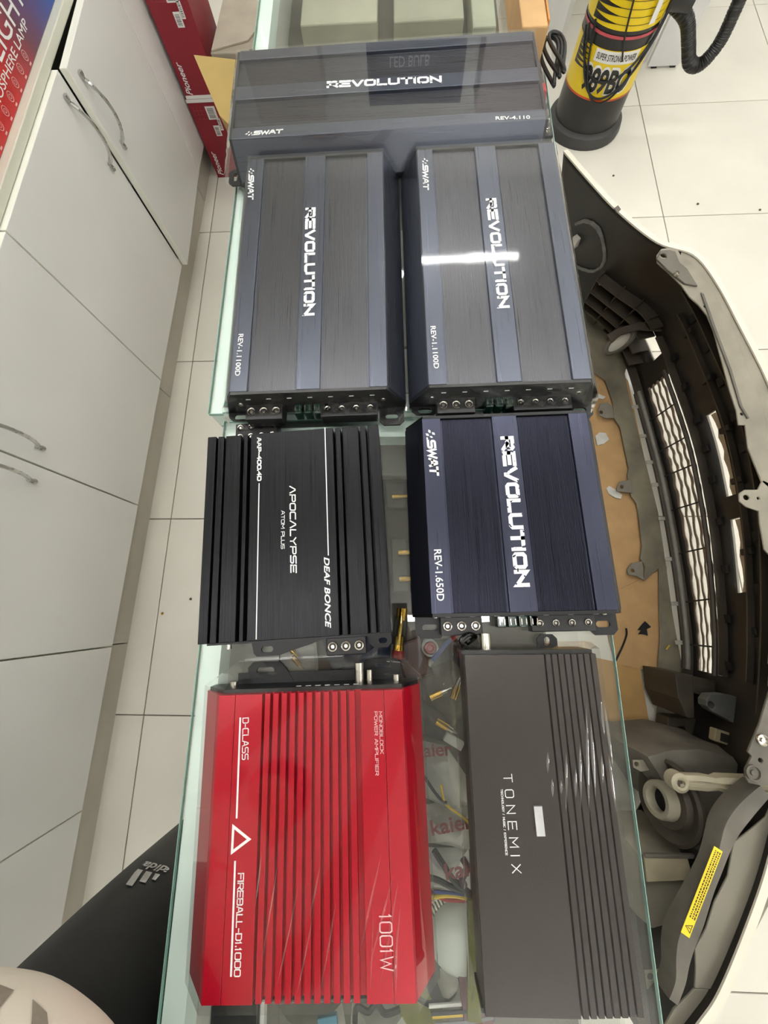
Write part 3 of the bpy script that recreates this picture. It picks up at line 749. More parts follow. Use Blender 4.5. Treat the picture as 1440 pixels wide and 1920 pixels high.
for i in range(7):
    x = -0.02 + i * 0.011; box(bm, x, x + 0.006, y, y + 0.0004, 0.036, 0.0372)
ob('captions', bm, M_white, F)
M_acry = film_mat('clear_terminal_cover', 20, (1, 1, 1), 0.4, 0.06, (0.82, 0.84, 0.82), 1.5)
for i in range(5):
    x = -0.07 + i * 0.013; ob('clear_terminal', bbox(x, x + 0.012, -L / 2 - 0.020, -L / 2 - 0.0045, 0.008, 0.026), M_acry, F, bevel=0.001)
for i in range(4):
    x = 0.035 + i * 0.012; ob('clear_terminal', bbox(x, x + 0.011, -L / 2 - 0.018, -L / 2 - 0.0045, 0.008, 0.024), M_acry, F, bevel=0.001)
hz = h + 0.0002
lay('lettering', F, lambda l: stroke_bm('D-CLASS', l, 0.0070, 0.0009, 0.3), [(-0.169, -0.115), (-0.166, -0.156)], hz, M_white)
lay('stripe', F, lambda l: bbox(-l / 2, l / 2, -0.0009, 0.0009, 0, 0.0003), [(-0.175, -0.115), (-0.170, -0.210)], hz, M_white)
lay('stripe', F, lambda l: bbox(-l / 2, l / 2, -0.0009, 0.0009, 0, 0.0003), [(-0.168, -0.247), (-0.163, -0.340)], hz, M_white)
tr = [to_local(F, p) for p in [(-0.153, -0.228), (-0.174, -0.215), (-0.173, -0.242)]]
cx = sum(p[0] for p in tr) / 3; cy = sum(p[1] for p in tr) / 3
bm = NB(); inner = [(cx + (p[0] - cx) * 0.66, cy + (p[1] - cy) * 0.66) for p in tr]; plate(bm, tr, 0, 0.0003, [inner]); ob('triangle_logo', bm, M_white, F, (0, 0, hz))
lay('lettering', F, lambda l: stroke_bm('FIREBALL-D1.1000', l, 0.0064, 0.0009, 0.28), [(-0.161, -0.257), (-0.157, -0.340)], hz, M_white)
M_pink = mat('pale_pink_ink', (236, 196, 196), 0.5)
lay('lettering', F, lambda l: stroke_bm('MONOBLOCK', l, 0.0036, 0.0005, 0.3), [(-0.022, -0.107), (-0.020, -0.148)], hz, M_pink)
lay('lettering', F, lambda l: stroke_bm('POWER AMPLIFIER', l, 0.0036, 0.0005, 0.3), [(-0.027, -0.107), (-0.025, -0.168)], hz, M_pink)
lay('lettering', F, lambda l: stroke_bm('1001W', l, 0.0125, 0.0010, 0.3), [(-0.016, -0.287), (-0.014, -0.331)], hz, M_pink)
t_ = W / 2 + 0.002; e_ = L / 2 + 0.006
film(F, [(sx * t_, sy * e_, h + 0.0016) for sx in (-1, 1) for sy in (-1, 1)] + [((0.125 if sx > 0 else -0.134), sy * e_, z) for sx in (-1, 1) for sy in (-1, 1) for z in (0.003, 0.022)]
     + [(sx * 0.10, e_ + 0.024, z) for sx in (-1, 1) for z in (0.003, 0.011)] + [(sx * 0.09, -e_ - 0.018, z) for sx in (-1, 1) for z in (0.003, 0.016)])
# pleats pulled into the film towards the near right corner
M_pleat = film_mat('film_pleat', 30, (1, 1, 1), 0.3, 0.05, (0.99, 0.97, 0.97), 2.6)
def pleat(par, p0, p1, z, w, m=M_pleat, hp_=0.0013):
    a = Vector(to_local(par, p0)); b = Vector(to_local(par, p1)); d = b - a; n_ = Vector((-d.y, d.x)).normalized()
    bm = NB(); N_ = 8; rows = []
    for i in range(N_ + 1):
        t = i / N_; s = math.sin(math.pi * t); c = a + d * t
        rows.append([bm.verts.new((c.x + n_.x * w * s * k, c.y + n_.y * w * s * k, z + (hp_ * s if k == 0 else 0))) for k in (-1, 0, 1)])
    for R0, R1 in zip(rows[:-1], rows[1:]):
        for k in (0, 1):
            try: bm.faces.new((R0[k], R0[k + 1], R1[k + 1], R1[k]))
            except Exception: pass
    bmesh.ops.remove_doubles(bm, verts=bm.verts, dist=1e-6)
    return ob('film_pleat', bm, m, par, smooth=True)
for q in ([(-0.003, -0.258), (-0.021, -0.342)], [(-0.001, -0.275), (-0.010, -0.348)], [(-0.008, -0.254), (-0.032, -0.330)], [(-0.005, -0.297), (-0.006, -0.349)], [(-0.028, -0.281), (-0.030, -0.346)], [(-0.020, -0.236), (-0.042, -0.323)], [(-0.124, -0.248), (-0.134, -0.326)], [(-0.102, -0.265), (-0.118, -0.345)], [(-0.085, -0.282), (-0.099, -0.351)], [(-0.064, -0.277), (-0.077, -0.348)], [(-0.141, -0.239), (-0.144, -0.284)], [(-0.081, -0.247), (-0.090, -0.291)]):
    pleat(F, q[0], q[1], h + 0.0018, 0.0011)

# bronze-black long amplifier, film wrapped
G = empty('amplifier', (0.1475, -0.2065, 0.7405), math.radians(0.9)); tag(G, 'long bronze-black film-wrapped amplifier with grooved right side and silver badge', 'amplifier', 'car amplifiers laid out on the counter')
W, L, h = 0.1465, 0.317, 0.050
segs = [(0, .598, 0)]
for i in range(8): segs.append((.608 + i * .0495, .608 + i * .0495 + .040, .0004 * i))
bm = NB(); extr_y(bm, comb(W, h, segs, 0.007, 0.006, 0.0, 0.003), -L / 2, L / 2); ob('heatsink_body', bm, M_bronze, G, bevel=0.001)
for s in (-1, 1):
    y = s * L / 2; ob('end_plate', bbox(-W / 2 - 0.002, W / 2 - 0.002, min(y, y + s * 0.004), max(y, y + s * 0.004), 0.003, h - 0.009), M_blackmt, G)
y = L / 2 + 0.004
bm = NB(); rod(bm, (-0.045, y, 0.03), (-0.045, y + 0.018, 0.03), 0.0065, seg=16); ob('socket', bm, M_nickel, G, smooth=True)
bm = NB(); plate(bm, [(0.022, y), (0.022, y + 0.010), (0.027, y + 0.015), (0.041, y + 0.015), (0.046, y + 0.010), (0.046, y)], 0.006, 0.009, [circ(0.034, y + 0.008, 0.004)]); ob('mounting_foot', bm, M_blackmt, G)
bm = NB(); tube(bm, [(-0.066, y + 0.001, 0.03), (-0.074, y + 0.010, 0.034), (-0.064, y + 0.017, 0.03), (-0.055, y + 0.014, 0.022), (-0.062, y + 0.008, 0.02), (-0.070, y + 0.002, 0.014)], 0.0028, 8, 6); ob('film_twist', bm, mat('black_tape', (14, 14, 15), 0.15, coat=0.5), G, smooth=True)
hz = h + 0.0002
lay('lettering', G, lambda l: stroke_bm('TONEMIX', l, 0.0092, 0.0008, 1.05), [(0.111, -0.166), (0.114, -0.253)], hz, M_white)
lay('lettering', G, lambda l: stroke_bm('TECHNOLOGY / MUSIC / EXPERIENCE', l, 0.0022, 0.0004, 0.45), [(0.104, -0.180), (0.105, -0.238)], hz, M_white)
lay('badge', G, lambda l: bbox(-l / 2, l / 2, -0.0042, 0.0042, 0, 0.0025), [(0.139, -0.194), (0.140, -0.220)], hz, mat('satin_silver', (205, 206, 208), 0.35, 0.8))
t_ = W / 2 + 0.002; e_ = L / 2 + 0.006
film(G, [(sx * t_ - 0.0, sy * e_, h + 0.0016) for sx in (-1, 1) for sy in (-1, 1)] + [(sx * (t_ + 0.006), sy * (e_ + 0.004), z) for sx in (-1, 1) for sy in (-1, 1) for z in (0.003, 0.02)])
for q in ([(0.154, -0.144), (0.152, -0.164)], [(0.173, -0.144), (0.167, -0.199)], [(0.165, -0.170), (0.164, -0.183)], [(0.188, -0.135), (0.182, -0.197)], [(0.181, -0.159), (0.178, -0.187)], [(0.199, -0.097), (0.189, -0.208)], [(0.202, -0.109), (0.198, -0.188)], [(0.215, -0.093), (0.214, -0.128)], [(0.216, -0.145), (0.217, -0.196)], [(0.156, -0.169), (0.155, -0.186)], [(0.218, -0.096), (0.219, -0.158)], [(0.209, -0.146), (0.207, -0.173)]):
    pleat(G, q[0], q[1], h + 0.0018, 0.0014, MATS.get('film_pleat'), 0.0004)

# ------------------------------------------------------------------ goods inside the lower counter (shelf at 0.615)
ZS = 0.616
def single(name, bm, m, lab, cat, loc=(0, 0, 0), rot=(0, 0, 0), group=None, **k):
    return tag(ob(name, bm, m, None, loc, rot, **k), lab, cat, group)

def pouch(name, lab, cat, poly, z0, th, m, text=None, tm=None, tsize=(0.07, 0.016), trot=0.0, tpos=((0, 0),), cuts=5, seed=1.0, group=None):
    """soft bag: pillow over a polygon, crumpled"""
    cx = sum(p[0] for p in poly) / len(poly); cy = sum(p[1] for p in poly) / len(poly)
    e = empty(name, (cx, cy, z0)); tag(e, lab, cat, group)
    bm = NB(); rings = []
    for k in range(cuts + 1):
        f = 1 - k / (cuts + 0.35); zz = th * math.sin(math.pi / 2 * min(1, k / cuts))
        rings.append([(p[0] - cx, p[1] - cy, f, zz) for p in poly])
    dense = []
    for R in rings:
        q = []
        n = len(R)
        for i in range(n):
            a = R[i]; b = R[(i + 1) % n]
            for t in range(4):
                u = t / 4; q.append(((a[0] + (b[0] - a[0]) * u) * a[2], (a[1] + (b[1] - a[1]) * u) * a[2], a[3]))
        dense.append(q)
    def P(x, y, z): 
        v = Vector((x, y, z)); 
        if z > 0.0005: v.z += 0.3 * th * noise.noise(Vector((x * 45 + seed, y * 45, seed)))
        if v.z < 0: v.z = 0
        return v
    V = [[bm.verts.new(P(*c)) for c in q] for q in dense]
    for A_, B_ in zip(V[:-1], V[1:]):
        for i in range(len(A_)):
            j = (i + 1) % len(A_); bm.faces.new((A_[i], A_[j], B_[j], B_[i]))
    bm.faces.new(V[-1])
    b = ob('bag', bm, m, e, smooth=True)
    if text:
        for (tx, ty) in tpos:
            o = ob('lettering', font_bm(text, tsize[0], tsize[1], 0.02), tm, e, (tx, ty, th * 1.25), (0, 0, trot))
    return e

M_bagw = mat('milky_bag_plastic', (188, 185, 175), 0.25, ns=18, amp=0.25, bump=0.6, dist=0.006)
M_kred = mat('maroon_ink', (120, 34, 40), 0.5)
pouch('printed_bag', 'crumpled milky bag with maroon lettering between red and bronze amplifiers, upper', 'bag', [(0.022, -0.185), (0.066, -0.193), (0.097, -0.236), (0.101, -0.269), (0.086, -0.282), (0.028, -0.257)], ZS, 0.030, M_bagw, 'kaier', M_kred, (0.050, 0.017), 0.08, ((-0.022, 0.050),), seed=1.0, group='printed parts bags')
pouch('printed_bag', 'crumpled milky bag with two rows of maroon lettering beside the bronze amplifier', 'bag', [(0.025, -0.270), (0.100, -0.256), (0.105, -0.312), (0.100, -0.321), (0.024, -0.313)], ZS, 0.034, M_bagw, 'kaier', M_kred, (0.056, 0.018), 0.18, ((-0.005, 0.022), (0.012, -0.026)), seed=4.0, group='printed parts bags')
pouch('cable_bag', 'white cloth bag of black cables beside the red amplifier', 'bag', [(0.027, -0.320), (0.093, -0.319), (0.093, -0.372), (0.034, -0.367)], ZS, 0.018, mat('white_cloth_bag', (206, 204, 198), 0.6, ns=25, amp=0.2, bump=0.5), seed=2.0)
pouch('blue_bag', 'dark blue plastic parts bag under the terminal block of the finned amplifier', 'bag', [(-0.124, -0.042), (-0.013, -0.037), (-0.017, -0.083), (-0.049, -0.102), (-0.105, -0.093)], ZS, 0.030, mat('blue_bag_plastic', (62, 70, 92), 0.2, ns=25, amp=0.4, bump=0.7, dist=0.006), seed=3.0)
pouch('grey_bag', 'grey translucent parts bag near the bronze amplifier corner', 'bag', [(0.039, -0.087), (0.079, -0.075), (0.102, -0.097), (0.100, -0.148), (0.076, -0.169), (0.038, -0.141)], ZS, 0.022, mat('grey_bag_plastic', (104, 98, 82), 0.2, ns=22, amp=0.4, bump=0.8, dist=0.006), seed=6.0)
pouch('dark_bag', 'dark grey parts bag between the red and bronze amplifiers', 'bag', [(0.019, -0.127), (0.061, -0.141), (0.083, -0.176), (0.075, -0.190), (0.029, -0.180)], ZS, 0.018, mat('smoke_bag_plastic', (62, 58, 54), 0.2, ns=22, amp=0.4, bump=0.8, dist=0.006), seed=8.0)
pouch('cable_bag', 'grey polythene bag below the white dome', 'bag', [(0.036, -0.437), (0.087, -0.441), (0.102, -0.490), (0.044, -0.494)], ZS, 0.014, mat('grey_polythene', (138, 136, 124), 0.25, ns=16, amp=0.25, bump=0.5, dist=0.005), seed=5.0)

def wire(name, lab, pts, r, m, group='loose wires in the counter'):
    bm = NB(); tube(bm, pts, r, 7, 6); return single(name, bm, m, lab, 'wire', group=group, smooth=True)
def zp(lst, zs): return [(p[0], p[1], z) for p, z in zip(lst, zs if isinstance(zs, (list, tuple)) else [zs] * len(lst))]
wire('wire', 'yellow wire looping inside the printed bags', zp([(0.053, -0.226), (0.056, -0.244), (0.063, -0.252), (0.079, -0.262), (0.089, -0.271), (0.094, -0.280)], 0.662), 0.0016, M_yellow_w)
wire('wire', 'dark purple wire inside the upper printed bag', zp([(0.031, -0.217), (0.042, -0.232), (0.053, -0.244), (0.060, -0.247)], 0.662), 0.0022, mat('purple_wire', (50, 34, 52), 0.5))
wire('wire', 'thick black cable crossing the white cloth bag', zp([(0.043, -0.309), (0.054, -0.324), (0.067, -0.341), (0.090, -0.357)], 0.645), 0.0042, M_black_w)
wire('wire', 'short black cable on the white cloth bag by the red amplifier', zp([(0.035, -0.339), (0.048, -0.342), (0.063, -0.348), (0.080, -0.353)], 0.645), 0.0036, M_black_w)
wire('wire', 'black and pink looped cable at the bronze amplifier edge', zp([(0.080, -0.316), (0.085, -0.326), (0.078, -0.338), (0.081, -0.346)], 0.648), 0.0045, mat('plum_cable', (58, 26, 46), 0.4))
wire('wire', 'yellow wire running below the white cloth bag', zp([(0.037, -0.364), (0.048, -0.362), (0.067, -0.361), (0.090, -0.364)], 0.640), 0.0024, M_yellow_w)
wire('wire', 'red wire beneath the yellow wire', zp([(0.037, -0.360), (0.054, -0.368), (0.074, -0.369), (0.089, -0.369)], 0.635), 0.0020, M_red_w)
wire('wire', 'blue wire above the yellow wire', zp([(0.041, -0.357), (0.060, -0.358), (0.085, -0.360)], 0.640), 0.0020, M_blue_w)
for i, (mm, nm) in enumerate(((M_white_w, 'white'), (M_black_w, 'black'), (M_yellow_w, 'yellow'), (mat('grey_wire', (120, 120, 124), 0.5), 'grey'), (mat('slate_wire', (70, 76, 92), 0.5), 'slate blue'))):
    off = i * 0.005
    pts = zp([(0.033, -0.487), (0.056, -0.485), (0.083, -0.482), (0.106, -0.477)], 0.632 + 0.003 * (i % 2))
    pts = [(x + 0.002 * i, y - off + 0.006, z) for x, y, z in pts]
    wire('wire', nm + ' strand of the wire bundle at the bottom near the bronze amplifier', pts, 0.0022, mm)
wire('wire', 'blue crimped wire above the grey bag', zp([(0.047, -0.071), (0.057, -0.060), (0.067, -0.049), (0.078, -0.040)], 0.65), 0.0035, M_blue_w)
wire('wire', 'red wire end above the blue crimped wire', zp([(0.075, -0.043), (0.083, -0.035), (0.091, -0.029)], 0.65), 0.0040, M_red_w)
# white connector
pc = [(0.048, -0.383)][0]
e = empty('cable_connector', (pc[0], pc[1], ZS), 0.5); tag(e, 'cream multi-pin cable connector beside the white dome', 'connector')
ob('shell', bbox(-0.013, 0.013, -0.011, 0.011, 0, 0.012), mat('cream_plastic', (206, 202, 176), 0.5), e, bevel=0.001)
for i in range(5): ob('pin', bbox(-0.010 + i * 0.0045, -0.008 + i * 0.0045, -0.009, 0.009, 0.012, 0.0126), M_blackpl, e)
# white dome (a bowl-shaped lamp cover)
pc = [(0.077, -0.413)][0]
bm = NB(); lathe(bm, [(0.044, 0.0), (0.045, 0.003), (0.042, 0.012), (0.034, 0.021), (0.020, 0.027), (0.0, 0.029)], 32)
single('dome_cover', bm, mat('matt_white_dome', (188, 192, 182), 0.5, ns=6, amp=0.05), 'matt white dome cover under the glass beside the bronze amplifier', 'cover', (pc[0], pc[1], ZS), smooth=True)
# black round speaker
pc = [(0.039, -0.451)][0]
e = empty('round_speaker', (pc[0], pc[1], ZS)); tag(e, 'small black round speaker partly under the red amplifier corner', 'speaker')
bm = NB(); lathe(bm, [(0, 0), (0.034, 0), (0.034, 0.010), (0.031, 0.012), (0.029, 0.009), (0.014, 0.004), (0.012, 0.008), (0, 0.010)], 28); ob('cone', bm, M_blackpl, e, smooth=True)
bm = NB(); lathe(bm, [(0.032, 0.0115), (0.034, 0.0135), (0.036, 0.0115)], 28, close=True); ob('rim', bm, M_blackmt, e, smooth=True)
# blister boxes, fuse holders, plugs in the gap between the finned and the navy amplifier
M_blis = film_mat('blister_plastic', 12, (1, 1, 1), 0.3, 0.05, (0.82, 0.83, 0.8), 1.5)
def blister(lab, px, w, l, hgt, n):
    e = empty('blister_box', (px[0], px[1], ZS), 0.03); tag(e, lab, 'box', 'clear boxes of gold plugs')
    ob('shell', bbox(-w / 2, w / 2, -l / 2, l / 2, 0, hgt), M_blis, e, bevel=0.002)
    for k in range(n):
        yy = -l / 2 + l * (k + 0.5) / n; bm = NB()
        rod(bm, (-w * 0.3, yy, hgt * 0.45), (-w * 0.05, yy, hgt * 0.45), 0.0055); rod(bm, (-w * 0.05, yy, hgt * 0.45), (w * 0.22, yy, hgt * 0.45), 0.0040); rod(bm, (w * 0.22, yy, hgt * 0.45), (w * 0.36, yy, hgt * 0.45), 0.0016)
        ob('gold_plug', bm, M_gold, e, smooth=True)
blister('clear box with a gold plug under the glass, nearest the higher counter', [(0.003, 0.185)][0], 0.052, 0.045, 0.018, 1)
blister('clear box with two gold plugs under the glass between the finned and navy amplifiers', [(0.015, 0.069)][0], 0.056, 0.085, 0.018, 2)
pcs = [(-0.033, 0.254)][0]
single('grey_tray', bbox(-0.034, 0.034, -0.034, 0.034, 0, 0.022), mat('grey_tray_plastic', (146, 148, 140), 0.5, ns=12, amp=0.08), 'grey plastic tray under the glass beside the finned amplifier top corner', 'tray', ([(-0.017, 0.250)][0][0], [(-0.017, 0.250)][0][1], ZS), bevel=0.003)
# inline fuse holder: glass tube with gold ends
pa, pb = [(0.003, 0.002), (-0.004, -0.068)]
e = empty('fuse_holder', (pa[0], pa[1], ZS)); tag(e, 'clear inline fuse holder with gold ends and a red tip', 'fuse holder')
d = Vector((pb[0] - pa[0], pb[1] - pa[1], 0)); L_ = d.length; d.normalize()
bm = NB(); rod(bm, d * 0.012 + Vector((0, 0, 0.012)), d * (L_ - 0.016) + Vector((0, 0, 0.012)), 0.011, seg=16); ob('barrel', bm, M_blis, e, smooth=True)
for t0, t1, r_, mm, nm in ((0.0, 0.018, 0.008, M_gold, 'end_cap'), (L_ - 0.028, L_ - 0.008, 0.008, M_gold, 'end_cap'), (L_ - 0.008, L_ + 0.004, 0.009, M_red_w, 'tip'), (0.018, L_ - 0.028, 0.0035, M_gold, 'fuse_link')):
    bm = NB(); rod(bm, d * t0 + Vector((0, 0, 0.012)), d * t1 + Vector((0, 0, 0.012)), r_, seg=14); ob(nm, bm, mm, e, smooth=True)
# plug with red centre
pc = [(0.044, -0.055)][0]
e = empty('cable_plug', (pc[0], pc[1], ZS)); tag(e, 'clear-sleeved plug with a red centre standing on end', 'plug')
bm = NB(); lathe(bm, [(0.0125, 0), (0.0125, 0.028), (0.010, 0.030), (0.009, 0.026)], 18); ob('sleeve', bm, mat('frosted_sleeve', (170, 170, 166), 0.3), e, smooth=True)
bm = NB(); lathe(bm, [(0, 0.027), (0.004, 0.027), (0.005, 0.029), (0.008, 0.029), (0.009, 0.025)], 18); ob('core', bm, mat('red_core', (168, 62, 62), 0.4), e, smooth=True)
for px, rz_, lab in (([(0.057, -0.116)][0], 0.4, 'gold plug lying on the grey parts bag, nearest the plug with the red centre'), ([(0.064, -0.160)][0], -0.5, 'gold plug lying on the dark parts bag'), ([(0.081, -0.108)][0], 1.2, 'gold plug on the grey parts bag beside the bronze amplifier')):
    e = empty('gold_plug', (px[0], px[1], ZS + 0.030), rz_); tag(e, lab, 'plug', 'gold plugs among the bags')
    bm = NB(); rod(bm, (-0.016, 0, 0), (0.002, 0, 0), 0.0055); ob('barrel', bm, M_gold, e, smooth=True)
    bm = NB(); rod(bm, (0.002, 0, 0), (0.010, 0, 0), 0.0038); rod(bm, (0.010, 0, 0), (0.018, 0, 0), 0.0016); ob('tip', bm, M_nickel, e, smooth=True)
pc = [(0.069, -0.093)][0]
single('clear_case', bbox(-0.024, 0.024, -0.03, 0.03, 0, 0.012), M_blis, 'empty clear case under the glass above the grey parts bag', 'case', (pc[0], pc[1] + 0.02, ZS), (0, 0, 0.15), bevel=0.002)
pc = [(0.074, -0.179)][0]
single('white_plug_or_hole_light', bbox(-0.014, 0.014, -0.006, 0.006, 0, 0.008), M_white_w, 'small white plug between the dark bag and the upper printed bag', 'plug', (pc[0], pc[1], ZS + 0.022), (0, 0, -0.5), bevel=0.001)
pc = [(0.019, -0.093)][0]
single('maroon_pouch', bbox(-0.022, 0.022, -0.028, 0.028, 0, 0.012), mat('maroon_vinyl', (62, 34, 30), 0.35, ns=20, amp=0.3, bump=0.4), 'dark maroon pouch under the glass beside the plug with the red centre', 'pouch', (pc[0], pc[1] + 0.02, ZS), (0, 0, 0.3), bevel=0.004)
# pens / clear tube, screws
pa, pb = [(0.019, -0.102), (0.049, -0.075)]
bm = NB(); rod(bm, (pa[0], pa[1], ZS + 0.006), (pb[0], pb[1], ZS + 0.006), 0.0055); single('clear_tube', bm, mat('clear_tube_plastic', (150, 150, 146), 0.15), 'slim clear tube lying diagonally above the red amplifier corner', 'tube', smooth=True)
# white card and grey slip below the finned amplifier
pc = [(-0.221, -0.075)][0]
single('white_card', bbox(-0.035, 0.032, -0.05, 0.05, 0, 0.004), mat('white_card_stock', (216, 214, 204), 0.6), 'white card lying under the glass below the finned amplifier', 'card', (pc[0], pc[1], ZS), (0, 0, 0.02))
pc = [(-0.158, -0.069)][0]
single('clear_sachet', bbox(-0.028, 0.03, -0.042, 0.042, 0, 0.010), mat('clear_sachet_plastic', (186, 184, 174), 0.2, ns=25, amp=0.15, bump=0.5), 'pale sachet of screws under the glass below the finned amplifier', 'sachet', (pc[0], pc[1], ZS), (0, 0, 0.1), bevel=0.004)
for i, (px, lab) in enumerate((([(-0.168, -0.059)][0], 'gold terminal in the pale sachet, upper'), ([(-0.158, -0.077)][0], 'gold terminal in the pale sachet, lower'))):
    bm = NB(); rod(bm, (-0.01, 0, 0.004), (0.008, 0, 0.004), 0.004); rod(bm, (0.008, 0, 0.004), (0.016, 0, 0.004), 0.002); single('gold_terminal', bm, M_gold, lab, 'terminal', (px[0], px[1], ZS + 0.0105), (0, 0, -0.8), 'gold terminals in the sachet', smooth=True)
# boxes below the red amplifier
pc = [(-0.212, -0.514)][0]
single('black_box', bbox(-0.028, 0.032, -0.06, 0.03, 0, 0.02), M_blackpl, 'black box under the glass below the red amplifier', 'box', (pc[0], pc[1], ZS), (0, 0, 0.05), bevel=0.002)
pc = [(-0.179, -0.513)][0]
single('white_strip', bbox(-0.004, 0.004, -0.05, 0.035, 0, 0.012), M_paper, 'thin white strip beside the black box under the glass', 'strip', (pc[0], pc[1], ZS), (0, 0, 0.05))
pouch('grey_bag', 'grey parts bag with a blue fleck below the red amplifier', 'bag', [(-0.161, -0.499), (-0.078, -0.493), (-0.071, -0.522), (-0.159, -0.531)], ZS, 0.02, mat('dull_bag_plastic', (128, 126, 116), 0.25, ns=18, amp=0.3, bump=0.6), seed=11.0)
pouch('grey_bag', 'pale parts bag with black cable below the red amplifier', 'bag', [(-0.065, -0.493), (0.011, -0.493), (0.017, -0.524), (-0.067, -0.527)], ZS, 0.02, mat('pale_bag_plastic', (158, 158, 148), 0.25, ns=18, amp=0.25, bump=0.6), seed=12.0)
pc = [(-0.092, -0.493)][0]
single('blue_fuse', bbox(-0.012, 0.012, -0.006, 0.006, 0, 0.006), mat('light_blue_plastic', (74, 130, 150), 0.4), 'small light blue fuse on the grey bag below the red amplifier', 'fuse', (pc[0], pc[1], ZS + 0.022), (0, 0, 0.2), bevel=0.001)
wire('wire', 'black cable loop on the pale bag below the red amplifier', zp([(-0.058, -0.490), (-0.056, -0.475), (-0.042, -0.479), (-0.032, -0.471), (-0.021, -0.480), (-0.003, -0.475)], 0.645), 0.0034, M_black_w)
pc = [(0.025, -0.497)][0]
single('olive_pouch', bbox(-0.022, 0.022, -0.03, 0.03, 0, 0.01), mat('olive_fabric', (96, 96, 40), 0.8, ns=80, amp=0.2), 'olive green pouch corner under the glass by the wire bundle', 'pouch', (pc[0], pc[1], ZS), (0, 0, 0.7), bevel=0.004)
pc = [(0.089, -0.418)][0]
single('olive_strap', bbox(-0.008, 0.008, -0.06, 0.06, 0, 0.008), mat('olive_fabric', (96, 96, 40)), 'olive green strap along the bronze amplifier edge', 'strap', (pc[0], pc[1], ZS + 0.03), (0, 0, -0.05))
pc = [(0.089, -0.468)][0]
single('maroon_box', bbox(-0.016, 0.02, -0.03, 0.03, 0, 0.02), mat('maroon_card', (92, 52, 54), 0.5), 'small maroon box under the glass beside the bronze amplifier', 'box', (pc[0], pc[1], ZS), (0, 0, 0.1), bevel=0.001)

# goods inside the higher counter (shelf at 0.635)
ZU = 0.636
pc = [(-0.127, 1.308)][0]
for (u, v_, sx, sy, hh, col, lab) in (([(-0.128, 1.327)][0], 0, 0.085, 0.11, 0.05, (168, 166, 146), 'pale grey-green box inside the higher counter, left'), ([(0.068, 1.310)][0], 0, 0.075, 0.12, 0.06, (158, 158, 138), 'mottled grey-green box inside the higher counter, middle'), ([(0.188, 1.301)][0], 0, 0.025, 0.12, 0.05, (176, 178, 156), 'pale box inside the higher counter by the brown carton')):
    single('storage_box', bbox(-sx, sx, -sy, sy, 0, hh), mat('box_' + lab[-6:].strip(), col, 0.6, ns=7, amp=0.22, bump=0.1), lab, 'box', (u[0], u[1] + 0.03, ZU), bevel=0.003)
pouch('clear_bag', 'clear crumpled bag seen between the two graphite amplifiers', 'bag', [(-0.006, 0.730), (0.033, 0.729), (0.033, 0.465), (-0.005, 0.466)], ZU, 0.022, M_bagw, seed=21.0)
pc = [(0.016, 0.411)][0]
single('white_sleeve', bbox(-0.02, 0.02, -0.04, 0.04, 0, 0.012), M_paper, 'white paper sleeve seen between the two graphite amplifiers', 'paper', (pc[0], pc[1], ZU))
pc = [(0.025, 0.359)][0]
# brown carton at the far right end of the higher counter
pc = [(0.216, 0.960)][0]
e = empty('brown_carton', (pc[0], pc[1] + 0.05, 0.7605)); tag(e, 'brown cardboard carton standing at the far right of the higher counter', 'carton')
ob('body', bbox(-0.012, 0.030, -0.09, 0.16, 0, 0.06), M_card, e, bevel=0.002); ob('flap', bbox(0.0305, 0.033, -0.08, 0.15, 0.01, 0.062), mat('cardboard_orange', (196, 138, 74), 0.8, ns=14, amp=0.1), e)
# black cable coil hanging by the far amplifier's right end
bm = NB()
for k in range(3):
    tube(bm, [(0.268 + 0.005 * k + 0.010 * math.cos(a) + 0.006 * math.sin(2 * a), 0.93 + 0.06 * math.sin(a), 0.772 + 0.006 * k + 0.006 * math.cos(a + k)) for a in [i * math.pi / 6 for i in range(13)]], 0.0032, 7, 3)
single('cable_coil', bm, M_black_w, 'black cable coil beside the right end of the wide amplifier', 'cable', smooth=True)

# open carton and loose flap left of the higher counter
M_greycard = mat('grey_cardboard', (150, 140, 124), 0.85, ns=12, amp=0.1)
e = empty('grey_carton', (-0.50, 1.90, 0.0), -0.05); tag(e, 'open grey-brown carton standing between the red cartons and the counter', 'carton')
ob('body', bbox(-0.10, 0.10, -0.15, 0.16, 0, 0.40), M_greycard, e, bevel=0.003)
bm = NB(); plate(bm, [(-0.095, -0.145), (0.02, -0.10), (0.06, 0.0), (0.05, 0.16), (-0.095, 0.16)], 0.401, 0.405); ob('flap', bm, mat('grey_cardboard_light', (168, 158, 142), 0.85, ns=12, amp=0.1), e)
bm = NB(); plate(bm, [(0.03, -0.145), (0.098, -0.145), (0.098, 0.16), (0.065, 0.155), (0.07, 0.0)], 0.402, 0.406); ob('flap', bm, M_greycard, e)
fl = [(-0.539, 1.426), (-0.416, 1.398), (-0.407, 1.154), (-0.445, 1.200)]
bm = NB(); plate(bm, [(p[0], p[1]) for p in fl], 0.556, 0.560)
e = empty('cardboard_offcut', (fl[3][0], fl[3][1], 0.0)); tag(e, 'tan cardboard panel leaning between the red cartons and the wide amplifier', 'cardboard')
o = ob('panel', bm, mat('tan_cardboard', (170, 146, 88), 0.85, ns=10, amp=0.06), e); o.location = (-fl[3][0], -fl[3][1], 0)
ax = fl[3]
bm = NB(); v = [(0.0, 0.0, 0.558), (fl[2][0] - ax[0], fl[2][1] - ax[1], 0.558), (fl[2][0] - ax[0] - 0.02, fl[2][1] - ax[1] + 0.2, 0.0), (-0.02, 0.2, 0.0)]
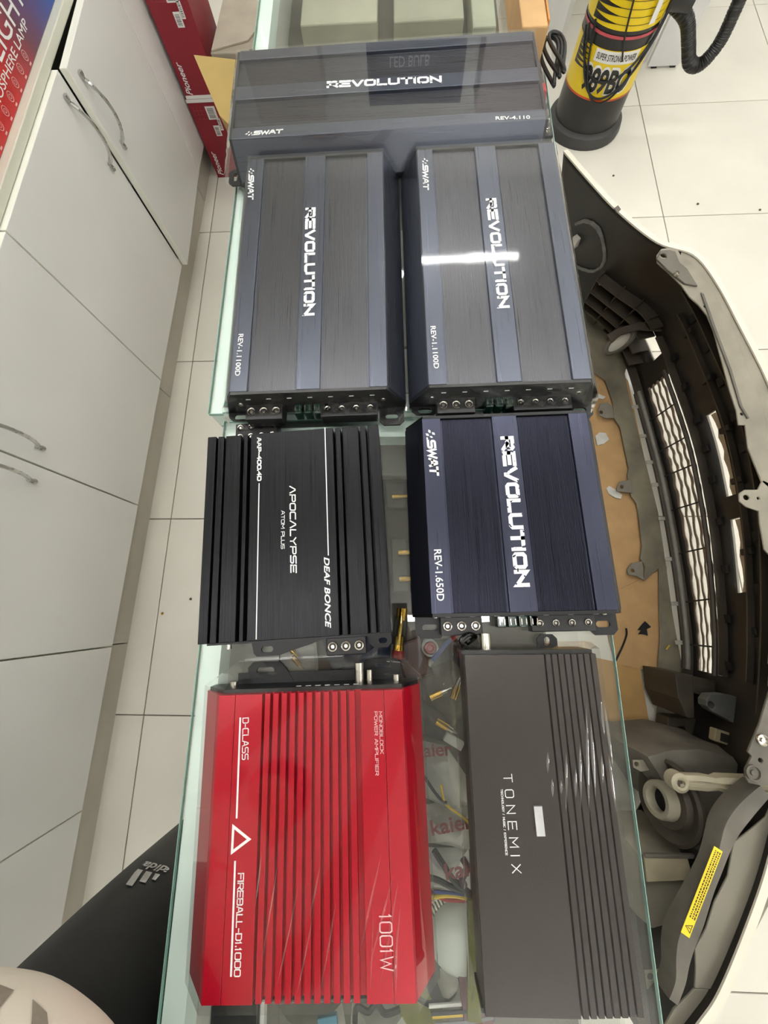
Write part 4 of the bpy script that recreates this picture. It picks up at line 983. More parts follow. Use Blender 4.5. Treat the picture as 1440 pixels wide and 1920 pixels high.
vs = [bm.verts.new(p) for p in v]; bm.faces.new(vs); r_ = bmesh.ops.extrude_face_region(bm, geom=bm.faces[:]); bmesh.ops.translate(bm, verts=[g for g in r_['geom'] if isinstance(g, bmesh.types.BMVert)], vec=(0, 0.004, 0)); ob('fold', bm, MATS['tan_cardboard'], e)

# shelf on the back wall with a dark blue bulb carton (mirrored in the wide amplifier's film)
e = empty('wall_shelf', (0.1, RY1, 1.729)); tag(e, 'white wall shelf above the far end of the shop', 'shelf')
ob('board', bbox(-1.2, 1.2, -0.40, 0, 0, 0.02), M_side, e); 
for sx in (-0.8, 0.8): ob('bracket', bbox(sx - 0.012, sx + 0.012, -0.3, -0.001, -0.16, -0.001), M_side, e)
e = empty('bulb_carton', (0.10, 2.82, 1.750)); tag(e, 'dark blue light bulb carton standing on the wall shelf', 'box')
ob('carton', bbox(-0.26, 0.26, 0, 0.2, 0, 0.27), mat('navy_carton', (22, 30, 62), 0.4, ns=6), e, bevel=0.002)
o = ob('lettering', font_bm('LED BULB', 0.21, 0.045, 0.01), mat('pale_blue_ink', (206, 212, 226), 0.5), e, (-0.034, -0.0006, 0.085)); o.rotation_euler = (math.pi / 2, 0, 0)
for x, w_, col, lab in ((-0.62, 0.2, (196, 190, 182), 'pale carton left of the dark blue bulb carton on the wall shelf'), (0.68, 0.22, (188, 178, 176), 'pale carton right of the dark blue bulb carton on the wall shelf')):
    single('shelf_carton', bbox(-w_, w_, 0, 0.2, 0, 0.34), mat('carton_%d' % col[1], col, 0.6, ns=6), lab, 'box', (x, 2.84, 1.750), bevel=0.002)

# ------------------------------------------------------------------ yellow and black shop vacuum
M_vy = mat('yellow_vinyl', (226, 196, 20), 0.3, ns=5, amp=0.05)
M_vk = mat('vacuum_black', (28, 27, 26), 0.35, ns=20, amp=0.2)
M_vg = mat('vacuum_dark_grey', (56, 55, 54), 0.5, ns=20, amp=0.15)
VX, VY, VR = 0.785, 2.005, 0.126
V = empty('shop_vacuum', (VX, VY, 0)); tag(V, 'yellow and black drum shop vacuum behind the counter', 'vacuum')
def lth(name, prof, m, par=V, seg=40, label=None):
    bm = NB(); lathe(bm, prof, seg); return ob(name, bm, m, par, smooth=True, label=label)
lth('foot_ring', [(0, 0), (0.150, 0), (0.152, 0.012), (0.146, 0.036), (0.132, 0.045), (0, 0.045)], M_vg)
lth('drum', [(0, 0.045), (VR + 0.002, 0.045), (VR, 0.14), (VR, 0.62), (VR + 0.005, 0.63), (VR + 0.005, 0.66), (0, 0.66)], M_vk)
lth('yellow_band', [(VR + 0.001, 0.155), (VR + 0.0012, 0.29)], M_vy)
lth('red_pinstripe', [(VR + 0.0016, 0.150), (VR + 0.0018, 0.156)], mat('orange_red_stripe', (190, 70, 30), 0.4))
lth('pink_stripe', [(VR + 0.0016, 0.318), (VR + 0.0018, 0.326)], mat('dusty_pink_stripe', (180, 70, 80), 0.4))
lth('yellow_band', [(VR + 0.001, 0.338), (VR + 0.0012, 0.50)], M_vy)
lth('clamp_ring', [(VR + 0.002, 0.505), (VR + 0.010, 0.512), (VR + 0.010, 0.545), (VR + 0.002, 0.552)], M_vg)
lth('motor_head', [(VR + 0.008, 0.66), (VR + 0.008, 0.72), (VR - 0.01, 0.80), (0.06, 0.84), (0, 0.845)], M_vk)
def wrap(bm, r, a0, z0):
    """bend flat lettering (x along, y up) round the drum, centre at angle a0"""
    for v in bm.verts:
        a = a0 + v.co.x / r; rr = r + v.co.z; z = z0 + v.co.y
        v.co = Vector((rr * math.cos(a), rr * math.sin(a), z))
    return bm
AV = -math.pi / 2 - 0.42
def dense(bm, n=1):
    
    bmesh.ops.triangulate(bm, faces=bm.faces)
    for _ in range(5):
        long_e = [e for e in bm.edges if e.calc_length() > 0.011]
        if not long_e: break
        bmesh.ops.subdivide_edges(bm, edges=long_e, cuts=1); bmesh.ops.triangulate(bm, faces=bm.faces)
    return bm
# black flame bars edging the yellow, on the left
for k in range(8):
    bm = NB(); z0 = 0.352 + k * 0.018
    plate(bm, [(-0.06, -0.0085), (0.035, -0.0005), (0.035, 0.0005), (-0.06, 0.0085)], 0, 0.0006)
    ob('flame_bar', wrap(dense(bm), VR + 0.0014, AV - 0.30, z0), M_vk, V)
    bm = NB(); plate(bm, [(-0.05, -0.0006), (0.14, -0.0006), (0.14, 0.0006), (-0.05, 0.0006)], 0, 0.0005); ob('groove_line', wrap(dense(bm), VR + 0.0014, AV + 0.1, z0), M_vk, V)
for k in range(6):
    bm = NB(); plate(bm, [(-0.04, -0.006), (0.026, -0.0005), (0.026, 0.0005), (-0.04, 0.006)], 0, 0.0006); ob('flame_bar', wrap(dense(bm), VR + 0.0014, AV - 0.66, 0.225 + k * 0.0125), M_vk, V)
bm = bbox(-0.078, 0.078, -0.016, 0.016, 0, 0.0006); ob('caption_plate', wrap(dense(bm), VR + 0.0018, AV + 0.30, 0.272), M_paper, V)
ob('lettering', wrap(dense(font_bm('SUPER STRONG POWER', 0.140, 0.017, 0.006)), VR + 0.0030, AV + 0.30, 0.272), M_vk, V)
ob('lettering', wrap(dense(font_bm('989BO', 0.190, 0.084, 0.075)), VR + 0.0018, AV + 0.26, 0.208), M_paper, V)
ob('lettering', wrap(dense(font_bm('989BO', 0.176, 0.070, 0.035)), VR + 0.0030, AV + 0.26, 0.208), M_vk, V)
bm = bbox(-0.022, 0.022, -0.028, 0.028, 0, 0.0006); ob('sticker', wrap(dense(bm), VR + 0.0022, AV + 1.0, 0.44), M_paper, V)
bm = bbox(-0.010, 0.010, -0.03, 0.03, 0, 0.001)
o = ob('hang_tag', wrap(dense(bm), VR + 0.012, AV + 0.82, 0.385), M_paper, V)
bm = NB(); tube(bm, [( (VR + 0.013) * math.cos(AV + 0.82), (VR + 0.013) * math.sin(AV + 0.82), 0.415), ((VR + 0.014) * math.cos(AV + 0.88), (VR + 0.014) * math.sin(AV + 0.88), 0.50), ((VR + 0.016) * math.cos(AV + 0.92), (VR + 0.016) * math.sin(AV + 0.92), 0.60)], 0.0012, 6, 4); ob('tag_string', bm, M_paper, V)
ac = math.radians(-12)
bm = NB(); rod(bm, ((VR - 0.01) * math.cos(ac), (VR - 0.01) * math.sin(ac), 0.37), ((VR + 0.075) * math.cos(ac), (VR + 0.075) * math.sin(ac), 0.36), 0.032, 0.028, 20); ob('inlet_port', bm, M_vk, V, smooth=True)
# hose
hp = [(0.845 + 0.05, 1.985, 0.362), (0.945, 1.975, 0.345), (0.995, 1.965, 0.315), (1.035, 1.955, 0.262), (1.072, 1.95, 0.214), (1.115, 1.95, 0.208), (1.142, 1.955, 0.26), (1.135, 1.96, 0.34), (1.12, 1.97, 0.44), (1.09, 1.99, 0.56), (1.02, 2.02, 0.68), (0.94, 2.03, 0.74)]
bm = NB(); NN = 240
tube(bm, smooth_pts(hp, 24)[::1], 0.022, 14, 1, rad=lambda t: 0.0205 + 0.0016 * (math.sin(t * 700) > 0))
o = ob('hose', bm, M_vk, V, smooth=True); o.location = (-VX, -VY, 0)
# cords draped round the drum
for (zs, r0, sag, a0, a1) in ((0.315, 0.006, 0.13, -2.9, -0.2), (0.345, 0.008, 0.22, -2.6, -0.4), (0.33, 0.010, 0.19, -2.75, -0.3)):
    P = []
    for i in range(14):
        t = i / 13; a = a0 + (a1 - a0) * t; P.append(((VR + r0) * math.cos(a), (VR + r0) * math.sin(a), zs + 0.06 * t - sag * math.sin(math.pi * (t ** 0.8))))
    bm = NB(); tube(bm, P, 0.0036, 7, 4); ob('power_cord', bm, M_black_w, V, smooth=True)
bm = NB(); tube(bm, [((VR + 0.012) * math.cos(a), (VR + 0.012) * math.sin(a), z) for a, z in ((-2.1, 0.60), (-1.95, 0.50), (-1.85, 0.42), (-1.72, 0.33), (-1.55, 0.27))], 0.003, 7, 5); ob('power_cord', bm, M_black_w, V, smooth=True)

# white desk panels behind the vacuum
e = empty('white_desk', (1.13, 2.33, 0)); tag(e, 'white panel desk end standing behind the vacuum hose', 'desk')
M_desk = mat('white_desk_panel', (222, 222, 222), 0.4, ns=6, amp=0.03)
ob('end_panel', bbox(-0.03, 0.10, -0.01, 0.01, 0.008, 0.70), M_desk, e); ob('side_panel', bbox(-0.16, -0.032, 0.02, 0.04, 0.008, 0.70), M_desk, e)
ob('top', bbox(-0.45, 0.13, -0.02, 0.5, 0.701, 0.725), M_desk, e); ob('rear_panel', bbox(-0.43, -0.41, 0.05, 0.45, 0.0, 0.70), M_desk, e)
for x in (0.0, 0.08): ob('foot', bbox(x - 0.01, x + 0.012, -0.008, 0.008, 0, 0.008), M_blackpl, e)
ob('foot', bbox(-0.1, -0.08, 0.022, 0.038, 0, 0.008), M_blackpl, e)

# ------------------------------------------------------------------ car front bumper standing on the floor
BU = empty('car_bumper', (0.83, 0.29, 0)); tag(BU, 'cream car front bumper standing on the floor with its dark inside showing', 'bumper')
BO = (0.83, 0.29)
def bl(p, z): return (p[0] - BO[0], p[1] - BO[1], z)
M_cream = mat('cream_car_paint', (226, 220, 204), 0.25, ns=4, amp=0.03, coat=0.3)
M_liner = mat('dirty_black_plastic', (40, 36, 31), 0.55, ns=9, amp=0.45, bump=0.1)
M_dust = mat('dusty_grey_plastic', (136, 130, 116), 0.7, ns=14, amp=0.16, bump=0.08)
M_dust2 = mat('worn_grey_plastic', (96, 91, 82), 0.6, ns=14, amp=0.28, bump=0.1)
M_tarn = mat('brown_grey_plastic', (66, 58, 48), 0.6, ns=12, amp=0.3)
TOP = [(0.463, 1.237), (0.524, 1.118), (0.581, 1.019), (0.664, 0.916), (0.746, 0.874), (0.786, 0.788), (0.818, 0.652), (0.848, 0.503), (0.852, 0.367), (0.836, 0.203), (0.796, 0.027), (0.745, -0.152), (0.692, -0.313), (0.639, -0.428), (0.583, -0.521), (0.522, -0.609), (0.481, -0.651), (0.412, -0.713)]
BOT = [(.545, 1.225), (.60, 1.15), (.655, 1.085), (.725, 1.01), (.785, .91), (.813, .80), (.828, .66), (.842, .5), (.850, .38), (.853, .2), (.848, 0.0), (.832, -.16), (.775, -.32), (.70, -.45), (.63, -.55), (.55, -.64), (.50, -.69), (.42, -.75)]
BZ0, BZ1 = 0.03, 0.42
NS = 6
topc = smooth_pts([(p[0], p[1], 0) for p in TOP], NS); botc = smooth_pts([(p[0], p[1], 0) for p in BOT], NS)
ZR = [0.03, 0.06, 0.115, 0.165, 0.225, 0.262, 0.31, 0.37, 0.405, 0.42]
def shell_pt(i, z, off):
    f = (z - BZ0) / (BZ1 - BZ0)
    p = botc[i].lerp(topc[i], f)
    a = botc[max(0, i - 1)].lerp(topc[max(0, i - 1)], f); b = botc[min(len(topc) - 1, i + 1)].lerp(topc[min(len(topc) - 1, i + 1)], f)
    t = (b - a).normalized(); n = Vector((-t.y, t.x, 0))
    q = p + n * (off + 0.012 * math.sin(math.pi * f))
    return Vector((q.x - BO[0], q.y - BO[1], z))
def opening(i, k):
    y = (botc[i].y + topc[i].y + botc[i + 1].y + topc[i + 1].y) / 4; z = (ZR[k] + ZR[k + 1]) / 2
    if -0.16 < y < 0.70 and 0.06 < z < 0.165: return True
    if 0.225 < z < 0.262 and (0.30 < y < 0.515 or 0.03 < y < 0.24): return True
    if 0.78 < y < 0.86 and 0.115 < z < 0.165: return True
    return False
def shell(name, off, m, th):
    bm = NB(); n = len(topc)
    V_ = [[bm.verts.new(shell_pt(i, z, off)) for z in ZR] for i in range(n)]
    for i in range(n - 1):
        for k in range(len(ZR) - 1):
            if opening(i, k): continue
            bm.faces.new((V_[i][k], V_[i + 1][k], V_[i + 1][k + 1], V_[i][k + 1]))
    for v in [v for v in bm.verts if not v.link_faces]: bm.verts.remove(v)
    o = ob(name, bm, m, BU, smooth=True); md = o.modifiers.new('t', 'SOLIDIFY'); md.thickness = th; md.offset = 0; return o
shell('outer_skin', 0.006, M_cream, 0.004)
shell('inner_liner', 0.000, M_liner, 0.004)
def along(off, z, w, h, i0, i1, name, m, wav=None, par=None, lip=0.0):
    """strip that follows the bumper: inward offset, height z, width w (inward), thickness h"""
    bm = NB(); R = []
    for i in range(i0, i1 + 1):
        a = shell_pt(i, min(max(z, BZ0), BZ1), off); b = shell_pt(i, min(max(z, BZ0), BZ1), off - w); 
        ww = wav(i) if wav else 0.0
        R.append([bm.verts.new((a.x, a.y, z + ww)), bm.verts.new((b.x, b.y, z + ww + lip)), bm.verts.new((b.x, b.y, z + h + ww + lip)), bm.verts.new((a.x, a.y, z + h + ww))])
    for A_, B_ in zip(R[:-1], R[1:]):
        for k in range(4): bm.faces.new((A_[k], A_[(k + 1) % 4], B_[(k + 1) % 4], B_[k]))
    bm.faces.new(R[0]); bm.faces.new(R[-1]); return ob(name, bm, m, par or BU, smooth=True)
NT = len(topc)
# rolled cream lip and the dust-grey ledge beneath it
along(0.010, 0.420, 0.014, 0.004, 0, NT - 1, 'top_lip', M_cream)
along(0.002, 0.4155, 0.045, 0.003, 22, 66, 'ledge', M_dust)
# lower lip inside
along(-0.002, 0.035, 0.028, 0.004, 20, NT - 12, 'lower_flange', M_tarn)
# lengthwise ribs of the dark inner faces
for z, w_, i0, i1 in ((0.075, 0.05, 14, 30), (0.115, 0.055, 14, 29), (0.16, 0.05, 14, 28), (0.205, 0.04, 14, 28), (0.185, 0.022, 29, 66), (0.285, 0.016, 29, 66), (0.34, 0.020, 27, 68)):
    along(-0.002, z, w_, 0.004, i0, i1, 'rib', M_tarn)
for i in range(14, 30, 4):
    a = shell_pt(i, 0.04, -0.004); b = shell_pt(i, 0.22, -0.004); a2 = shell_pt(i, 0.04, -0.05); b2 = shell_pt(i, 0.22, -0.04)
    bm = NB(); vs = [bm.verts.new(p) for p in (a, a2, b2, b)]; bm.faces.new(vs); r_ = bmesh.ops.extrude_face_region(bm, geom=bm.faces[:])
    bmesh.ops.translate(bm, verts=[g for g in r_['geom'] if isinstance(g, bmesh.types.BMVert)], vec=(0.0, 0.004, 0)); ob('web', bm, M_tarn, BU)
# clip slots on the dark mid band
for k, i in enumerate(range(31, 66, 4)):
    p = shell_pt(i, 0.31, -0.004); ob('clip_slot', bbox(p.x - 0.006, p.x + 0.002, p.y - 0.012, p.y + 0.012, 0.305, 0.325), mat('slot_black', (12, 11, 10), 0.7), BU)
    p = shell_pt(i + 2, 0.20, -0.004); ob('clip_slot', bbox(p.x - 0.008, p.x + 0.002, p.y - 0.010, p.y + 0.010, 0.195, 0.212), MATS['slot_black'], BU)
for i in range(32, 66, 6):
    p = shell_pt(i, 0.245, -0.006); q = shell_pt(i + 1, 0.245, -0.006)
    bm = NB(); box(bm, p.x - 0.012, p.x, p.y - 0.008, p.y + 0.008, 0.268, 0.30); ob('clip', bm, M_liner, BU, bevel=0.002)

# lower grille: slats with stepped edges, cross wires, rails, clips
gi = [i for i in range(NT) if -0.17 < (botc[i].y) < 0.71]
g0, g1 = min(gi), max(gi)
def gpt(u, s):
    """grille surface: u 0..1 along, s 0..1 from bottom rail to top rail"""
    t = u * (g1 - g0) + g0; i = int(min(t, g1 - 1)); fr = t - i
    z = 0.058 + 0.107 * s
    a = shell_pt(i, z, -0.006); b = shell_pt(i + 1, z, -0.006); return a.lerp(b, fr)
M_slat = mat('taupe_grille_plastic', (142, 128, 112), 0.5, ns=15, amp=0.15)
for k in range(5):
    s0 = 0.06 + k * 0.19; N_ = 64; R = []; bm = NB()
    for j in range(N_ + 1):
        u = j / N_; ph = ((u * 13 + 0.5 * k) % 1.0)
        st = 0.5 + 0.5 * max(-1, min(1, 3.2 * math.sin(2 * math.pi * ph)))
        lo = s0 + 0.030 * st; hi = s0 + 0.090 + 0.045 * st
        p = gpt(u, lo); q = gpt(u, hi); p.x += 0.002; 
        R.append([bm.verts.new(p), bm.verts.new(q), bm.verts.new(q + Vector((-0.004, 0, 0.002))), bm.verts.new(p + Vector((-0.004, 0, 0.002)))])
    for A_, B_ in zip(R[:-1], R[1:]):
        for q_ in range(4): bm.faces.new((A_[q_], A_[(q_ + 1) % 4], B_[(q_ + 1) % 4], B_[q_]))
    bm.faces.new(R[0]); bm.faces.new(R[-1]); ob('grille_slat', bm, M_slat, BU)
for j in range(1, 8):
    u = j / 7.6; bm = NB(); tube(bm, [gpt(u, s) + Vector((-0.014, 0, 0.0)) for s in (-0.05, 0.25, 0.5, 0.75, 1.05)], 0.0022, 6, 2); ob('cross_bar', bm, M_liner, BU)
for s, r_, m_ in ((-0.06, 0.006, mat('grey_rail_plastic', (122, 120, 112), 0.5)), (-0.20, 0.008, M_tarn), (1.08, 0.006, M_tarn)):
    bm = NB(); tube(bm, [gpt(u / 24, s) + Vector((-0.020, 0, 0)) for u in range(25)], r_, 7, 1); ob('grille_rail', bm, m_, BU, smooth=True)
bm = NB()
for j in range(8):
    p = gpt((j + 0.5) / 8.2, -0.22); q = NB(); box(q, p.x - 0.045, p.x - 0.018, p.y - 0.006, p.y + 0.006, max(0.03, p.z), max(0.03, p.z) + 0.006); ob('clip', q, mat('pale_clip', (176, 172, 160), 0.5), BU, bevel=0.002)
bm.free()
# tan deflector seen through each slot of the mid band
for (y0, y1) in ((0.305, 0.51), (0.035, 0.235)):
    idx = [i for i in range(NT) if y0 - 0.02 < (topc[i].y + botc[i].y) / 2 < y1 + 0.02]
    along(0.030, 0.232, 0.018, 0.016, idx[0], idx[-1], 'slot_bar', mat('tan_slot_bar', (178, 158, 130), 0.5), wav=lambda i: 0.004 * math.sin(i * 2.1))

# grey brackets on the top edge
def bplate(name, pts, z, th, m, holes=(), label=None, bev=0.0015):
    bm = NB(); plate(bm, [(p[0] - BO[0], p[1] - BO[1]) for p in pts], z, z + th, [[(q[0] - BO[0], q[1] - BO[1]) for q in h] for h in holes])
    return ob(name, bm, m, BU, bevel=bev, label=label)
zt_ = 0.424
def hole(c, r): return circ(c[0], c[1], r, 12)
bplate('upper_bracket', [(0.648, 0.847), (0.651, 0.870), (0.665, 0.888), (0.684, 0.891), (0.704, 0.886), (0.711, 0.858), (0.722, 0.854), (0.731, 0.848), (0.763, 0.767), (0.792, 0.656), (0.806, 0.522), (0.815, 0.434), (0.813, 0.358), (0.807, 0.297), (0.795, 0.242), (0.774, 0.267), (0.767, 0.312), (0.762, 0.346), (0.767, 0.401), (0.753, 0.401), (0.756, 0.436), (0.752, 0.483), (0.749, 0.566), (0.746, 0.646), (0.740, 0.687), (0.726, 0.717), (0.708, 0.743), (0.695, 0.777), (0.667, 0.821), (0.657, 0.834)], zt_, 0.004, M_dust,
       [hole([(0.667, 0.868)][0], 0.007), hole([(0.739, 0.713)][0], 0.003), hole([(0.766, 0.428)][0], 0.0035), hole([(0.682, 0.848)][0], 0.003)])
bplate('raised_rib', [(0.734, 0.752), (0.741, 0.747), (0.752, 0.639), (0.764, 0.539), (0.769, 0.445), (0.778, 0.416), (0.773, 0.414), (0.763, 0.445), (0.758, 0.537), (0.745, 0.639)], zt_ + 0.0045, 0.003, M_dust2)
bplate('corner_bracket', [(0.645, 0.852), (0.659, 0.878), (0.680, 0.879), (0.694, 0.873), (0.698, 0.840), (0.713, 0.820), (0.729, 0.768), (0.699, 0.777), (0.665, 0.819)], zt_ + 0.0045, 0.005, M_dust2, [hole([(0.662, 0.860)][0], 0.0085)])
bplate('wing_clip', [(0.566, 1.024), (0.578, 1.034), (0.584, 1.020), (0.572, 1.009)], zt_, 0.004, M_dust2)
bplate('ledge', [(0.777, 0.273), (0.787, 0.267), (0.805, 0.202), (0.795, 0.112), (0.772, -0.004), (0.742, -0.103), (0.706, -0.099), (0.734, -0.004), (0.758, 0.107), (0.747, 0.123), (0.750, 0.179), (0.754, 0.204), (0.730, 0.214), (0.719, 0.226), (0.722, 0.243), (0.735, 0.251), (0.762, 0.251)], zt_, 0.004, M_dust,
       [hole([(0.735, 0.234)][0], 0.006), hole([(0.759, 0.232)][0], 0.003)])
bplate('near_bracket', [(0.740, -0.103), (0.694, -0.141), (0.670, -0.185), (0.661, -0.202), (0.636, -0.240), (0.630, -0.249), (0.636, -0.255), (0.623, -0.273), (0.617, -0.288), (0.622, -0.299), (0.640, -0.302), (0.676, -0.304), (0.704, -0.223)], zt_ + 0.006, 0.005, M_dust2, [hole([(0.650, -0.262)][0], 0.004)], label='dusty grey bracket with a silver screw')
for px, r_, m_, nm in (([(0.658, -0.228)][0], 0.010, M_nickel, 'screw_head'), ([(0.630, -0.281)][0], 0.013, M_dust2, 'boss'), ([(0.681, 0.801)][0], 0.006, M_dust, 'screw_head')):
    bm = NB(); lathe(bm, [(0, 0.004), (r_ * 0.35, 0.004), (r_ * 0.4, 0.001), (r_ * 0.8, 0.001), (r_ * 0.85, 0.005), (r_, 0.004), (r_, -0.002)], 18); ob(nm, bm, m_, BU, bl(px, zt_ + 0.012), smooth=True)
# near corner: grey ledge between lip and flange, with flange strip and the yellow sticker
bplate('corner_ledge', [(0.746, -0.285), (0.681, -0.338), (0.663, -0.364), (0.623, -0.390), (0.598, -0.405), (0.578, -0.456), (0.547, -0.496), (0.525, -0.535), (0.502, -0.562), (0.499, -0.588), (0.492, -0.617), (0.532, -0.618), (0.592, -0.556), (0.642, -0.494), (0.695, -0.421)], 0.400, 0.004, mat('grey_wing_liner', (118, 113, 100), 0.6, ns=6, amp=0.15, bump=0.03))
bplate('corner_ledge', [(0.492, -0.619), (0.531, -0.619), (0.515, -0.638), (0.474, -0.671), (0.424, -0.717), (0.414, -0.697), (0.454, -0.647), (0.477, -0.631)], 0.398, 0.004, MATS['grey_wing_liner'])
fs = [(p[0] - BO[0], p[1] - BO[1], z) for p, z in zip([(0.658, -0.316), (0.621, -0.345), (0.591, -0.374), (0.572, -0.403), (0.553, -0.436), (0.527, -0.474), (0.503, -0.511), (0.482, -0.541), (0.470, -0.568), (0.461, -0.597), (0.445, -0.624)], [0.415] * 11)]
bm = NB(); R = []
P_ = smooth_pts(fs, 5)
for i, p in enumerate(P_):
    d = (P_[min(i + 1, len(P_) - 1)] - P_[max(i - 1, 0)]).normalized(); n_ = Vector((-d.y, d.x, 0)); wd = 0.013 + 0.004 * math.sin(i * 0.23)
    R.append([bm.verts.new(p + n_ * wd + Vector((0, 0, 0.0))), bm.verts.new(p + n_ * wd * 0.8 + Vector((0, 0, 0.006))), bm.verts.new(p - n_ * wd * 0.8 + Vector((0, 0, 0.006))), bm.verts.new(p - n_ * wd), bm.verts.new(p - n_ * wd - Vector((0, 0, 0.03))), bm.verts.new(p + n_ * wd - Vector((0, 0, 0.03)))])
for A_, B_ in zip(R[:-1], R[1:]):
    for k in range(6): bm.faces.new((A_[k], A_[(k + 1) % 6], B_[(k + 1) % 6], B_[k]))
bm.faces.new(R[0]); bm.faces.new(R[-1]); ob('headlamp_flange', bm, M_dust2, BU, smooth=True)
sa, sb = [(0.478, -0.532), (0.557, -0.406)]
a = Vector(bl(sa, 0)); b = Vector(bl(sb, 0)); d = b - a; l_ = d.length
st = ob('warning_sticker', bbox(-l_ / 2, l_ / 2, -0.0075, 0.0075, 0, 0.0006), mat('yellow_sticker', (236, 206, 30), 0.35, ns=20, amp=0.04), BU, ((a.x + b.x) / 2, (a.y + b.y) / 2, 0.4225), (0, 0, math.atan2(d.y, d.x)), label='yellow warning sticker')
bm = NB()
x = -l_ / 2 + 0.03
for row, n_ in ((0.0028, 30), (-0.0012, 34), (-0.0048, 34)):
    x = -l_ / 2 + 0.028
    while x < l_ / 2 - 0.006:
        w_ = random.uniform(0.0016, 0.005); box(bm, x, x + w_, row - 0.0008, row + 0.0012, 0.0006, 0.0009); x += w_ + 0.0013
ob('fine_print', bm, mat('dark_print', (60, 52, 20), 0.5), st)
bm = NB(); tri = [(-l_ / 2 + 0.006, -0.0055), (-l_ / 2 + 0.020, -0.0055), (-l_ / 2 + 0.013, 0.0055)]; c_ = (sum(p[0] for p in tri) / 3, sum(p[1] for p in tri) / 3)
plate(bm, tri, 0.0006, 0.0009, [[(c_[0] + (p[0] - c_[0]) * 0.72, c_[1] + (p[1] - c_[1]) * 0.72) for p in tri]]); box(bm, c_[0] - 0.0006, c_[0] + 0.0006, c_[1] - 0.002, c_[1] + 0.003, 0.0006, 0.0009); ob('warning_triangle', bm, MATS['dark_print'], st)
# headlamp / fog lamp carrier
def blob(name, pts, z0, z1, m, bev=0.02, amp=0.006, shrink=0.85):
    cx = sum(p[0] for p in pts) / len(pts); cy = sum(p[1] for p in pts) / len(pts); bm = NB()
    P3 = [(p[0] - BO[0], p[1] - BO[1], z0) for p in pts] + [(cx + (p[0] - cx) * shrink - BO[0], cy + (p[1] - cy) * shrink - BO[1], z1) for p in pts]
    P3 += [(cx + (p[0] - cx) * 0.98 - BO[0], cy + (p[1] - cy) * 0.98 - BO[1], z0 + (z1 - z0) * 0.7) for p in pts]
    hull(bm, P3); bmesh.ops.subdivide_edges(bm, edges=[e for e in bm.edges if e.calc_length() > 0.03], cuts=3, use_grid_fill=True); bmesh.ops.triangulate(bm, faces=bm.faces); jitter(bm, amp, 14, z0 * 10 + 3)
    return ob(name, bm, m, BU, smooth=True)
blob('lamp_carrier', [(0.521, -0.304), (0.585, -0.293), (0.655, -0.285), (0.736, -0.301), (0.749, -0.330), (0.690, -0.391), (0.664, -0.442), (0.603, -0.448), (0.615, -0.393), (0.591, -0.339), (0.540, -0.325)], 0.06, 0.27, M_dust2)
blob('carrier_foot', [(0.553, -0.307), (0.585, -0.301), (0.604, -0.340), (0.557, -0.368)], 0.02, 0.2, M_dust2, amp=0.004)
blob('air_duct', [(0.491, -0.487), (0.600, -0.485), (0.598, -0.531), (0.584, -0.576), (0.546, -0.629), (0.503, -0.639), (0.484, -0.578)], 0.10, 0.26, M_dust, amp=0.004)
blob('air_duct', [(0.622, -0.484), (0.692, -0.478), (0.701, -0.523), (0.645, -0.613), (0.645, -0.524)], 0.08, 0.25, M_dust2, amp=0.004)
bplate('cover_plate', [(0.495, -0.486), (0.581, -0.484), (0.586, -0.525), (0.494, -0.531)], 0.285, 0.006, mat('sandy_dust_plastic', (158, 148, 122), 0.75, ns=10, amp=0.25))
bplate('cover_plate', [(0.496, -0.482), (0.595, -0.481), (0.591, -0.488), (0.495, -0.489)], 0.285, 0.009, M_dust2)
bplate('floor_tray', [(0.597, -0.550), (0.730, -0.547), (0.728, -0.705), (0.690, -0.841), (0.629, -0.913), (0.531, -0.916), (0.548, -0.710)], 0.03, 0.005, M_liner)
bplate('tab', [(0.461, -0.666), (0.491, -0.663), (0.501, -0.684), (0.488, -0.693), (0.462, -0.699)], 0.300, 0.004, M_dust, [hole([(0.471, -0.675)][0], 0.006)])
bplate('tab', [(0.522, -0.327), (0.566, -0.326), (0.565, -0.345), (0.536, -0.350), (0.521, -0.342)], 0.240, 0.004, M_dust, [hole([(0.529, -0.335)][0], 0.005)])
blob('torn_foam', [(0.486, -0.703), (0.517, -0.697), (0.515, -0.730), (0.490, -0.750), (0.480, -0.731)], 0.22, 0.3, mat('dirty_foam', (150, 140, 116), 0.9, ns=40, amp=0.4, bump=0.6), amp=0.012)
bm = NB()
for k in range(9):
    p = [(0.493, -0.686)][0]; x = p[0] - BO[0] + random.uniform(-0.018, 0.018); y = p[1] - BO[1] + random.uniform(-0.02, 0.02)
    tube(bm, [(x, y, 0.31), (x + random.uniform(-.012, .012), y + random.uniform(-.012, .012), 0.325), (x + random.uniform(-.02, .02), y + random.uniform(-.02, .02), 0.335)], 0.0014, 5, 2)
ob('torn_strands', bm, M_tarn, BU)
